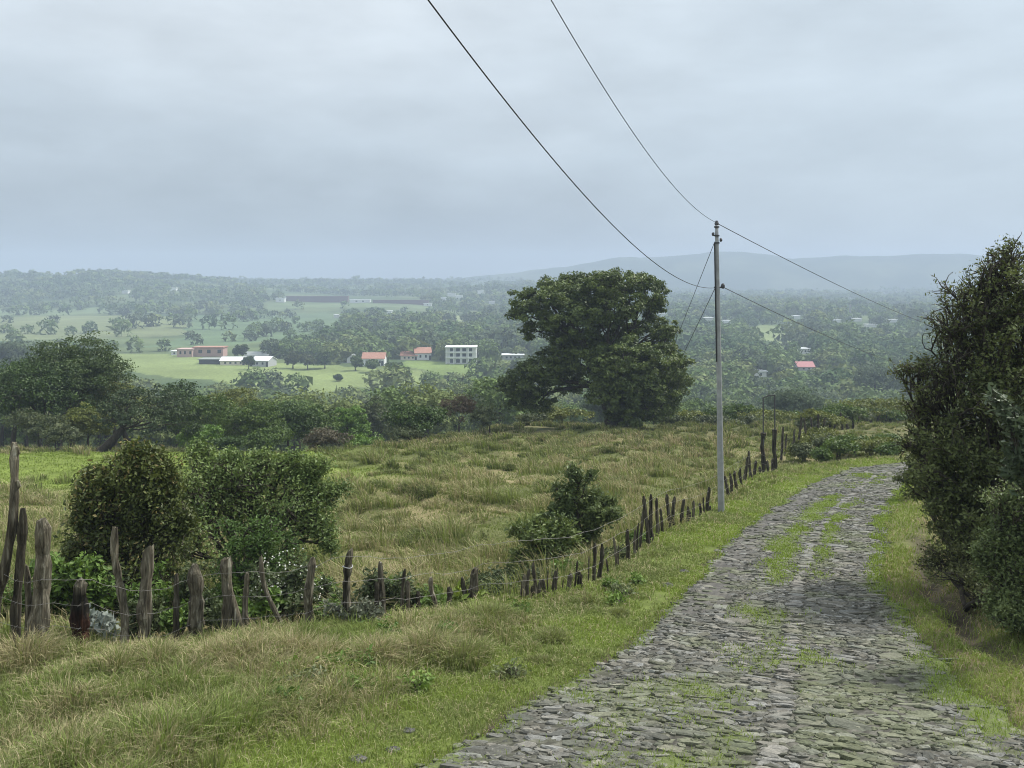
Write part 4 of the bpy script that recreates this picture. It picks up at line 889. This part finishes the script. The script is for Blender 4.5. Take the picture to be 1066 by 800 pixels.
# ------------------------------------------------------------------ utility pole and lines
PY = 25.8
def pole():
    b = ground(751, PY); t = P(746, 232, PY); e = empty('utility_pole', b, 'tall thin grey steel utility pole at the road edge', 'utility pole')
    m = MB(); n = 20; f = np.linspace(0, 1, n)[:, None]; b2 = b - [0, 0, .3]
    pts = b2 + (t - b2) * f; tube(m, pts, np.linspace(.092, .046, n), 16, (1, 1, 1)); m.build('pole', GALV, e, smooth=True)
    d = (t - b)
    def at(z): return b + d * z
    for z in (.985, .955, .93):
        m = MB(); q = at(z); tube(m, [q - [0, 0, .02], q + [0, 0, .02]], .072, 12); m.build('clamp', DARKMETAL, e)
    m = MB(); q = at(.985); pp = np.array([q + [-.0, 0, .05], q + [0, 0, .09], q + [0, 0, .13], q + [0, 0, .17]]); tube(m, pp, [.05, .06, .045, .03], 10); m.build('insulator', DARKMETAL, e)
    for z, s in ((.96, -1), (.94, 1)):
        m = MB(); q = at(z) + [s * .075, -.02, 0]; tube(m, np.array([q, q + [s * .03, 0, 0], q + [s * .06, 0, 0]]), [.045, .055, .035], 9); m.build('insulator', DARKMETAL, e)
    m = MB(); q = at((232 - 299.5) / (232 - 535) * -1 + 1) ; q = P(748, 299.5, PY); tube(m, np.array([q + [-.12, 0, 0], q, q + [.16, 0, .01]]), .022, 8); m.build('bracket', DARKMETAL, e)
    m = MB(); q = P(752.5, 298, PY); tube(m, np.array([q - [0, 0, .07], q - [0, 0, .02], q + [0, 0, .03], q + [0, 0, .07]]), [.03, .055, .05, .025], 10); m.build('insulator', DARKMETAL, e)
    # a strap of cable clipped down the upper shaft
    m = MB(); pts = np.linspace(at(.93), at(.52), 12) + np.array([-.075, -.05, 0]); tube(m, pts, .018, 6); m.build('cable', WIRE, e)
pole()
def line(name, label, pts, r=.011, cat='cable'):
    m = MB(); tube(m, pts, r, 5); o = m.build(name, WIRE, origin=pts[len(pts) // 2]); tag(o, label, cat); return o
def span(pix, a, b):
    Y = np.array([a / (b_ - b) if False else a / ((p - CX) / FPX - b) for p, _ in pix for b_ in (0,)]); Z = (HY - np.array([q for _, q in pix])) / FPX * Y
    co = np.polyfit(Y, Z, 2); return co, Y
w1 = [(446.8, 0), (490, 59), (524, 103), (570, 160), (610, 205), (650, 247), (690, 279), (724, 298), (743, 300)]
w2 = [(572.8, 0), (604.8, 52), (648, 121), (686, 175), (712, 206), (730, 223), (746.8, 232)]
for pix, bb, end, lb, r in ((w1, .3416, (743, 300), 'lower black power line running overhead from the pole towards the viewer', .0072), (w2, .3416, (746.5, 232), 'upper thin power line running overhead from the pole top towards the viewer', .006)):
    x1 = (end[0] - CX) / FPX * PY; a = x1 - bb * PY
    co, _ = span(pix, a, bb); ys = np.linspace(-8, PY, 90); pts = np.column_stack([a + bb * ys, ys, np.polyval(co, ys)])
    pts[-1, 2] = (HY - end[1]) / FPX * PY
    line('power_line', lb, pts, r)
def far_span(p0, p1, sag, n=40):
    t = np.linspace(0, 1, n)[:, None]; return p0 + (p1 - p0) * t - np.array([0, 0, 1]) * sag * 4 * t * (1 - t)
line('power_line', 'upper power line sloping from the pole top down behind the right bushes', far_span(P(747, 233, PY), P(990, 346, 62), .25), .011)
line('power_line', 'lower power line sloping from the pole bracket into the right valley', far_span(P(752.5, 299, PY), P(985, 392, 62), .35), .010)
anc = ground(657, 52)
line('guy_wire', 'upper thin guy wire slanting left from high on the pole', far_span(P(744, 252, PY), anc, .05), .008)
line('guy_wire', 'lower thin guy wire slanting left from the pole bracket', far_span(P(744, 301, PY), anc + np.array([.3, .3, 0]), .05), .009)

# stones lying on the verge
def rock(px, py, size, seed, label):
    rg = np.random.default_rng(seed); p = hit(px, py); nu, nv = 12, 7; v = []
    for i in range(nv):
        for j in range(nu):
            a = math.pi * i / (nv - 1); b = 2 * math.pi * j / nu; d = np.array([math.sin(a) * math.cos(b), math.sin(a) * math.sin(b), math.cos(a)])
            v.append(p + d * np.array([1, .7, .45]) * size * (.8 + .4 * rg.random()))
    t = []
    for i in range(nv - 1):
        for j in range(nu): k = (j + 1) % nu; t += [(i * nu + j, (i + 1) * nu + j, (i + 1) * nu + k), (i * nu + j, (i + 1) * nu + k, i * nu + k)]
    m = MB(); m.add(v, t, (1, 1, 1)); tag(m.build('rock', STONE, smooth=False, origin=p), label, 'rock')
STONE = plain('field_stone', (.09, .087, .082), .9, .5, 14)
rock(408, 782, .08, 1, 'flat dark stone in the grass nearest the bottom edge'); rock(425, 762, .07, 2, 'dark stone lying in the verge grass above the flat one')
rock(372, 792, .09, 3, 'half buried stone left of the flat dark stone'); rock(712, 596, .10, 4, 'small dark stones heap by the road edge'); rock(694, 611, .12, 5, 'dark earth lump at the grass edge of the road')

# ------------------------------------------------------------------ valley: woods, hedges, single trees
def crown_faces(n, r, size, rg, pal, flat=.75):
    d = sph(n, rg); d[:, 2] = np.abs(d[:, 2]) * 1.15 - .2; pos = d * np.array([r, r, r * flat]) * (.75 + .35 * rg.random(n))[:, None]
    lump = 1 + .25 * np.sin(d[:, :1] * 5 + rg.random() * 6) * np.sin(d[:, 1:2] * 5 + rg.random() * 6); pos = pos * lump
    nor = d + np.array([0, 0, .5]) + .6 * rg.normal(size=(n, 3)); tone = (.7 + .6 * rg.random(n))[:, None]
    t = nrm(np.cross(nor, rg.normal(size=(n, 3)))); b = nrm(np.cross(nrm(nor), t)); s = size * (.6 + .8 * rg.random(n))[:, None]
    return np.stack([pos - t * s * .6 - b * s * .4, pos + t * s * .6 - b * s * .3, pos + b * s * .7], 1), tone
def wp_of(pts): return [tuple(hit(x, y, 250)[:2]) for x, y in pts]
def forest():
    rg = np.random.default_rng(900); spots = []
    def allow(X, Y):
        px = CX + FPX * X / Y; u = X / Y; d = np.zeros(X.shape)
        py = HY + FPX * 42 / Y
        right = px > 540
        d = np.where(right & (Y > 150) & (Y < 1250), 1.0, d)
        d = np.where(~right & (Y > 118) & (Y < 300), 1.0, d)
        d = np.where(~right & (Y >= 300) & (Y < 470) & (px > 452), .9, d)
        d = np.where((px > 280) & (px <= 545) & (Y > 425) & (Y < 520), .5, d)
        d = np.where((px <= 452) & (Y >= 300) & (Y < 392), .85, d)
        d = np.where((px > 296) & (px <= 545) & (Y >= 520) & (Y < 1000), .95, d)
        d = np.where((px <= 296) & (Y >= 525) & (Y < 660), .50 * (fbm(X / 40, Y / 40, 88, 2) > .46), d)
        d = np.where((px <= 180) & (Y >= 420) & (Y < 525) & (px < 100), .6, d)
        d = np.where((px <= 545) & (Y >= 1000) & (Y < 2600), .75 * (fbm(X / 200 + 7, Y / 70, 89, 3) > .50), d)
        d = np.where(right & (Y >= 1250) & (Y < 2400), .45, d)
        # gentle clearings
        d = d * np.where(right & (fbm(X / 55, Y / 70, 87, 3) > .62) & (Y > 330), .25, 1)
        for k, (poly, _) in FIELDS.items(): 
            d = np.where(in_poly(X, Y, poly), np.where((np.abs(((X * .35 + Y + 14 * fbm(X / 60, Y / 60, 85, 2)) / 105) % 1 - .5) < .035) | (np.abs(((X - Y * .3) / 150) % 1 - .5) < .02), .6, .004) if k in ('stubble', 'crop', 'upper_strip') else 0, d)
        for hx, hy, hr, *_ in HOUSE_CLEAR:
            d = np.where((np.abs(X - hx) < hr) & (Y < hy + 6) & (Y > hy - 48), 0, d)
        return d
    for y0, y1, sp in [(118, 200, 6.0), (200, 330, 6.6), (330, 520, 7.6), (520, 800, 9.0), (800, 1250, 11.5), (1250, 1800, 11.5), (1800, 2600, 15)]:
        x0, x1 = -.60 * y1, .60 * y1; nx = int((x1 - x0) / sp); ny = int((y1 - y0) / sp)
        gx, gy = np.meshgrid(np.arange(nx), np.arange(ny)); X = x0 + (gx + .5 + .8 * (rg.random(gx.shape) - .5)) * sp; Y = y0 + (gy + .5 + .8 * (rg.random(gx.shape) - .5)) * sp
        X = X.ravel(); Y = Y.ravel(); k = (np.abs(X) < .58 * Y + 8) & (rg.random(X.shape) < allow(X, Y)); X = X[k]; Y = Y[k]
        # nothing that the near ridge hides anyway
        spots.append(np.column_stack([X, Y, np.full(len(X), sp)]))
    s = np.concatenate(spots); X, Y, sp = s.T; Z = H(X, Y)
    r = np.minimum(sp, 8.6) * (.40 + .34 * rg.random(len(s)) ** 1.4); big = (rg.random(len(s)) < .06); r = np.where(big, r * 1.35, r)
    hgt = r * (1.25 + .5 * rg.random(len(s)))
    # seen over the crest?
    PXs = CX + FPX * X / Y; top = HY - FPX * (Z + hgt + r * .6) / Y
    crest = np.interp(PXs, [0, 250, 436, 480, 560, 640, 1066], [474, 474, 472, 466, 448, 446, 444])
    vis = top < crest
    hwp = FPX * r * .9 / Y; ptop = HY - FPX * (Z + hgt + r * .35) / Y
    for hx, hy, hr, a0, a1, yt, yb in HOUSE_CLEAR:       # keep open what one can see from the road
        vis &= ~((Y < hy) & (PXs + hwp > a0) & (PXs - hwp < a1) & (ptop < yb - .35 * (yb - yt)))
    for k, pts in FIELD_PX.items():
        pin = in_poly(PXs, ptop + 2, pts) & ~in_poly(X, Y, wp_of(pts)); vis &= ~(pin & (rg.random(len(X)) > .04))
    X, Y, Z, r, hgt, sp = (q[vis] for q in (X, Y, Z, r, hgt, sp)); n = len(X)
    pals = [np.array(c) for c in [(.07, .115, .045), (.10, .15, .052), (.125, .175, .062), (.09, .12, .065), (.155, .19, .07), (.11, .16, .05)]]
    pi = (np.clip(fbm(X / 70, Y / 90, 86, 3) * 9 - 1.6 + rg.normal(size=n) * 1.1, 0, 5.99)).astype(int)
    # the 280 that show largest are trees of their own, sharing a few meshes
    order = np.argsort(-(r / Y)); single = order[:280]; rest = order[280:]
    variants = []
    for v in range(6):
        rv = np.random.default_rng(950 + v); m = MB(); col = pals[v % len(pals)]
        lobes = [(np.array([0, 0, 0.]), np.array([1, 1, .7]))] + [(np.array([math.cos(a) * .55, math.sin(a) * .55, rv.uniform(-.1, .35)]), np.array([.5, .5, .42]) * rv.uniform(.8, 1.15)) for a in rv.random(6) * 6.28]
        crown_leaves(m, lobes, .26, .13, 26, col * .75, col * 1.3, rv, dens=1.1, up=.5, flat=.6)
        tube(m, np.array([[0, 0, -1.5], [.03, 0, -.8], [0, .02, -.1]]), [.09, .07, .05], 6, (.06, .05, .04)); variants.append(m.mesh('valley_tree', FARLEAF))
    for j, i in enumerate(single):
        o = bpy.data.objects.new('valley_tree', variants[pi[i]]); COL.objects.link(o)
        o.location = (X[i], Y[i], Z[i] + hgt[i]); f = r[i] * 1.05; o.scale = (f, f, f * rg.uniform(.85, 1.15)); o.rotation_euler = (0, 0, rg.random() * 6.28)
        tag(o, 'rounded green tree of the wood below the crest', 'tree', 'trees of the wood below the crest')
    mb = MB()
    for i in rest:
        d = Y[i]; nf = 190 if d < 330 else 130 if d < 520 else 80 if d < 800 else 46 if d < 1250 else 24
        v, tone = crown_faces(nf, r[i], r[i] * (2.9 / math.sqrt(nf)), rg, None); v = v + np.array([X[i], Y[i], Z[i] + hgt[i] * .75])
        mb.add(v.reshape(-1, 3), np.arange(nf * 3).reshape(-1, 3), np.repeat(pals[pi[i]] * tone, 3, 0))
        # skirt: lower boughs down to the ground
        nk = nf // 3; a = rg.random(nk) * 6.28; zz = rg.random(nk); pos = np.column_stack([X[i] + np.cos(a) * r[i] * .8, Y[i] + np.sin(a) * r[i] * .8, Z[i] + hgt[i] * .75 * zz]); s_ = r[i] * .45
        q = rg.normal(size=(nk, 3, 3)) * s_ * .7; mb.add((pos[:, None] + q).reshape(-1, 3), np.arange(nk * 3).reshape(-1, 3), np.tile(pals[pi[i]] * .8, (nk * 3, 1)))
    tag(mb.build('valley_forest', FARLEAF), 'mixed wood and hedgerow trees covering the valley floor and far plateau', 'forest', kind='stuff')
    print('forest', n)

# ------------------------------------------------------------------ valley buildings
HOUSE_CLEAR = []
def house(name, label, px0, px1, ytop, ybase, spec, Y=None, depth=8, cat='house', rot=0):
    """walls, roof and openings at real size; px0..px1 is where its front shows"""
    c = hit((px0 + px1) / 2, ybase, 250) if Y is None else ground((px0 + px1) / 2, Y)
    k = c[1] / FPX; w = (px1 - px0) * k; h = (ybase - ytop) * k
    e = empty(name, c, label, cat); HOUSE_CLEAR.append((c[0], c[1], w / 2 + 2, px0, px1, ytop, ybase)); spec(e, c, w, h, depth); e.rotation_euler = (0, 0, rot); return e
def part(e, name, m, fn, parent=None):
    mb = MB(); fn(mb); 
    me = mb.mesh(name, m); o = bpy.data.objects.new(name, me); COL.objects.link(o); o.parent = parent or e; return o
def gable(mb, x0, x1, y0, y1, z0, z1, along='x', th=.15, ov=.4):
    x0 -= ov; x1 += ov; y0 -= ov; y1 += ov
    if along == 'x': ym = (y0 + y1) / 2; a = [(x0, y0, z0), (x1, y0, z0), (x1, ym, z1), (x0, ym, z1), (x1, y1, z0), (x0, y1, z0)]
    else: xm = (x0 + x1) / 2; a = [(x0, y1, z0), (x0, y0, z0), (xm, y0, z1), (xm, y1, z1), (x1, y0, z0), (x1, y1, z0)]
    b = [(x, y, z - th) for x, y, z in a]
    t = [(0, 1, 2), (0, 2, 3), (3, 2, 4), (3, 4, 5)]; tt = t + [(6 + c, 6 + b_, 6 + a_) for a_, b_, c in t]
    for i, j in ((0, 1), (1, 2), (2, 4), (4, 5), (5, 3), (3, 0)): tt += [(i, 6 + i, 6 + j), (i, 6 + j, j)]
    mb.add(a + b, tt)
def gable_wall(mb, x0, x1, y0, y1, z0, z1, zr, along='x'):
    box(mb, x0, x1, y0, y1, z0, z1)
    if along == 'y':
        xm = (x0 + x1) / 2
        for y in (y0, y1): mb.add([(x0, y, z1), (x1, y, z1), (xm, y, zr)], [(0, 1, 2)])
    else:
        ym = (y0 + y1) / 2
        for x in (x0, x1): mb.add([(x, y0, z1), (x, y1, z1), (x, ym, zr)], [(0, 1, 2)])
def windows(e, m, xs, z0, z1, w, y, name='window'):
    for x in xs: part(e, name, m, lambda mb: box(mb, x - w / 2, x + w / 2, y - .06, y + .05, z0, z1))
def simple(wall, roof, hw=.55, nwin=3, along='x', winmat=GLASS, door=True):
    def f(e, c, w, h, d):
        zw = h * hw; part(e, 'wall', wall, lambda mb: gable_wall(mb, -w / 2, w / 2, 0, d, -1.5, zw, h * .97, along))
        part(e, 'roof', roof, lambda mb: gable(mb, -w / 2, w / 2, 0, d, zw + .12, h + .12, along))
        xs = np.linspace(-w / 2, w / 2, nwin + 2)[1:-1]; windows(e, winmat, xs, zw * .35, zw * .75, max(.9, w * .06), 0)
        if door: part(e, 'door', DARKWALL, lambda mb: box(mb, w * .36, w * .36 + 1.1, -.05, .05, 0, min(2.2, zw * .85)))
    return f
def flat(wall, roof, nwin=3, over=.5, winmat=GLASS, hw=.86):
    def f(e, c, w, h, d):
        part(e, 'wall', wall, lambda mb: box(mb, -w / 2, w / 2, 0, d, -1.5, h * hw))
        part(e, 'roof', roof, lambda mb: box(mb, -w / 2 - over, w / 2 + over, -over, d + over, h * hw + .003, h))
        xs = np.linspace(-w / 2, w / 2, nwin + 2)[1:-1]; windows(e, winmat, xs, h * .3, h * .65, max(1, w * .09), 0)
    return f
def villa(e, c, w, h, d):
    part(e, 'wall', WHITE, lambda mb: box(mb, -w / 2, w / 2, .0, d, -1.5, h * .94))
    part(e, 'roof', WHITE, lambda mb: (box(mb, -w / 2 - .3, w / 2 + .3, -1.9, d + .3, h * .94 + .003, h), ))
    for z in (.33, .64):
        part(e, 'balcony', WHITE, lambda mb: (box(mb, -w / 2, w / 2, -1.7, -.003, h * z, h * z + .25), box(mb, -w / 2, w / 2, -1.7, -1.6, h * z + .253, h * z + .6)))
    for x in np.linspace(-w / 2 + .25, w / 2 - .25, 5): part(e, 'column', WHITE, lambda mb: box(mb, x - .22, x + .22, -1.58, -1.2, -1.5, h * .937))
    for z0, z1 in ((.06, .27), (.42, .60), (.72, .90)): windows(e, GLASS, np.linspace(-w / 2, w / 2, 6)[1:-1], h * z0, h * z1, w * .12, 0)
def block(wall, roofm):
    def f(e, c, w, h, d):
        part(e, 'wall', wall, lambda mb: box(mb, -w / 2, w / 2, 0, d, -1.5, h * .9)); part(e, 'roof', roofm, lambda mb: box(mb, -w / 2 - .4, w / 2 + .4, -.4, d + .4, h * .9 + .003, h))
        windows(e, GLASS, [-w * .26, w * .03, w * .38], h * .35, h * .72, w * .12, 0)
    return f
house('long_house', 'long salmon walled building with dark windows on the meadow rim', 201, 232, 361.5, 371.5, block(SALMON, TILE))
house('long_house', 'faded pink low wing joined left of the salmon building', 184, 200, 363.5, 372, block(PINKG, PINKG))
house('small_shed', 'small white shed at the left end of the pink wing', 178, 185, 365.5, 370, flat(WHITE, WHITEMETAL, 1))
house('barn', 'white barn with long white sheet roof on the meadow', 229, 256, 372.5, 380.5, simple(CREAM, WHITEMETAL, .55, 4, 'x'))
house('barn', 'white gable ended barn right of the long white barn', 261, 280, 372, 382, simple(GREYW, WHITEMETAL, .6, 2, 'x'), rot=-.25)
house('open_shed', 'dark open sided shed left of the white barn', 207, 228, 374, 379.5, flat(DARKWALL, GREYROOF, 3))
house('farm_house', 'green grey roofed house behind the white gable ended barn', 255, 279, 367, 374, simple(GREYW, GREYROOF, .5, 3, 'x'))
house('farm_house', 'orange tiled house half hidden by round trees', 377, 400, 368, 381, simple(WHITE, TILE, .55, 4, 'x'))
house('farm_house', 'small grey roofed white house left of the orange tiled house', 361, 370, 370, 378, simple(WHITE, GREYROOF, .55, 1, 'y'))
house('farm_house', 'low cream bungalow with orange roof left of the twin gabled house', 417, 434, 366.5, 375, simple(CREAM, TILE, .5, 3, 'x'))
house('farm_house', 'taller orange roofed white house beside the low cream bungalow', 432, 449, 362.5, 375, simple(WHITE, TILE, .55, 2, 'x'), rot=.2)
house('villa', 'white three storey house with columns and balconies', 464, 496, 361, 379, villa)
house('long_shed', 'long low white roofed shed left of the great tree', 523, 545, 369.5, 375, flat(GREYW, WHITEMETAL, 4))
house('small_shed', 'white roofed shed among trees right of the pole', 786, 798, 386.5, 393, flat(WHITE, WHITEMETAL, 1))
house('farm_house', 'red roofed house among the right valley trees', 831, 848, 377.5, 386, simple(GREYW, REDMETAL, .4, 2, 'x'))
house('small_shed', 'white roof above the red roofed house on the valley side', 834, 843, 363, 368.5, flat(WHITE, WHITEMETAL, 1))
house('greenhouse', 'very long dark maroon netted greenhouse on the far plateau', 298, 362, 308.5, 315, flat(MAROON, MAROON, 0))
house('greenhouse', 'second long maroon greenhouse further right on the far plateau', 388, 446, 312.5, 316.5, flat(MAROON, MAROON, 0))
house('small_shed', 'white block at the left end of the long greenhouse', 287, 296, 310.5, 315, flat(WHITE, WHITEMETAL, 1))
house('small_shed', 'white roof between the two long greenhouses', 364, 385, 312, 315.5, flat(WHITE, WHITEMETAL, 2))
house('small_shed', 'bright white roof at the right end of the second greenhouse', 441, 449, 316, 319, flat(WHITE, WHITEMETAL, 1))
for px, yb, w in [(470, 309, 8), (478, 311, 7), (462, 313, 6), (500, 306, 6), (350, 331, 5), (405, 327, 5), (738, 334, 9), (757, 337, 7), (893, 335, 8), (908, 341, 10), (872, 336, 6), (690, 330, 7), (830, 332, 6), (930, 336, 8), (180, 303, 6), (130, 306, 6), (512, 317, 6)]:
    e = house('far_house', 'tiny pale roofed house far off in the haze', px - w / 2, px + w / 2, yb - 3.2, yb, flat(WHITE, WHITEMETAL, 0)); e['group'] = 'far pale houses in the haze'
def mast():
    b = hit(885, 334, 250); h = 17 * b[1] / FPX; e = empty('radio_mast', b, 'slender lattice radio mast on the far valley skyline', 'mast')
    def legs(mb):
        for sx, sy in ((-1, -1), (1, -1), (1, 1), (-1, 1)): tube(mb, [(sx * 1.1, sy * 1.1, -2), (sx * .25, sy * .25, h)], .28, 4)
    part(e, 'frame', GALV, legs)
    part(e, 'bracing', GALV, lambda mb: [tube(mb, [(-1.1 + .85 * t, -1.1, h * t), (1.1 - .85 * (t + .1), -1.1, h * (t + .1))], .15, 4) for t in np.arange(0, .9, .1)])
mast()
forest()
# trees standing alone near the farm
def farm_tree(px, ytop, ybase, hw, label, pal, seed):
    b = hit(px, ybase, 250); Y = b[1]; k = Y / FPX; h = (ybase - ytop) * k; rx = hw * k; rg = np.random.default_rng(seed); c = b + np.array([0, 0, h * .54])
    tree('meadow_tree', label, b, auto_lobes(c, rx * 1.2, h * .52, 8, rg, Y), b + np.array([0, 0, h * .35]), max(.15, .03 * h), max(.6, rx * .22), 1.0, 16, *pal, seed, twigs=2)
farm_tree(259, 370, 385, 5, 'thin dark tree standing in front of the white barns', DG, 701)
farm_tree(252, 357, 376, 7, 'tall dark tree behind the white barn roof', DG, 702)
farm_tree(370, 370, 386, 6, 'round tree left of the orange tiled house', MG, 703); farm_tree(388, 374, 388, 8, 'round tree standing before the orange tiled house', MG, 704)
farm_tree(352, 390, 397, 4, 'little dark tree alone in the bright meadow', DG, 705); farm_tree(410, 376, 390, 9, 'full tree right of the orange tiled house', MG, 706)
farm_tree(305, 366, 384, 7, 'upright tree right of the gable ended barn', BG, 707); farm_tree(320, 368, 385, 8, 'wide tree by the lane between the farms', BG, 708); farm_tree(338, 366, 384, 8, 'dense tree at the end of the farm hedge', DG, 709)
farm_tree(790, 317, 333, 7, 'tall dark tree rising on the right valley skyline', DG, 710); farm_tree(770, 322, 336, 9, 'broad tree left of the tall skyline tree', DG, 711); farm_tree(858, 325, 337, 8, 'round skyline tree right of the pole', DG, 712)

# ------------------------------------------------------------------ the damp air
def haze():
    m = bpy.data.materials.new('haze'); m.use_nodes = True; N = m.node_tree.nodes; L = m.node_tree.links
    for n in list(N): N.remove(n)
    out = N.new('ShaderNodeOutputMaterial'); v = N.new('ShaderNodeVolumePrincipled')
    v.inputs['Color'].default_value = (.55, .65, .83, 1); v.inputs['Density'].default_value = 4.7e-4; v.inputs['Anisotropy'].default_value = .0
    L.new(v.outputs[0], out.inputs['Volume'])
    mb = MB(); box(mb, -4400, 4400, -25, 3420, -75, 88); o = mb.build('haze', m); tag(o, 'thin blue grey haze lying in the valley air', 'haze', kind='stuff')
haze()
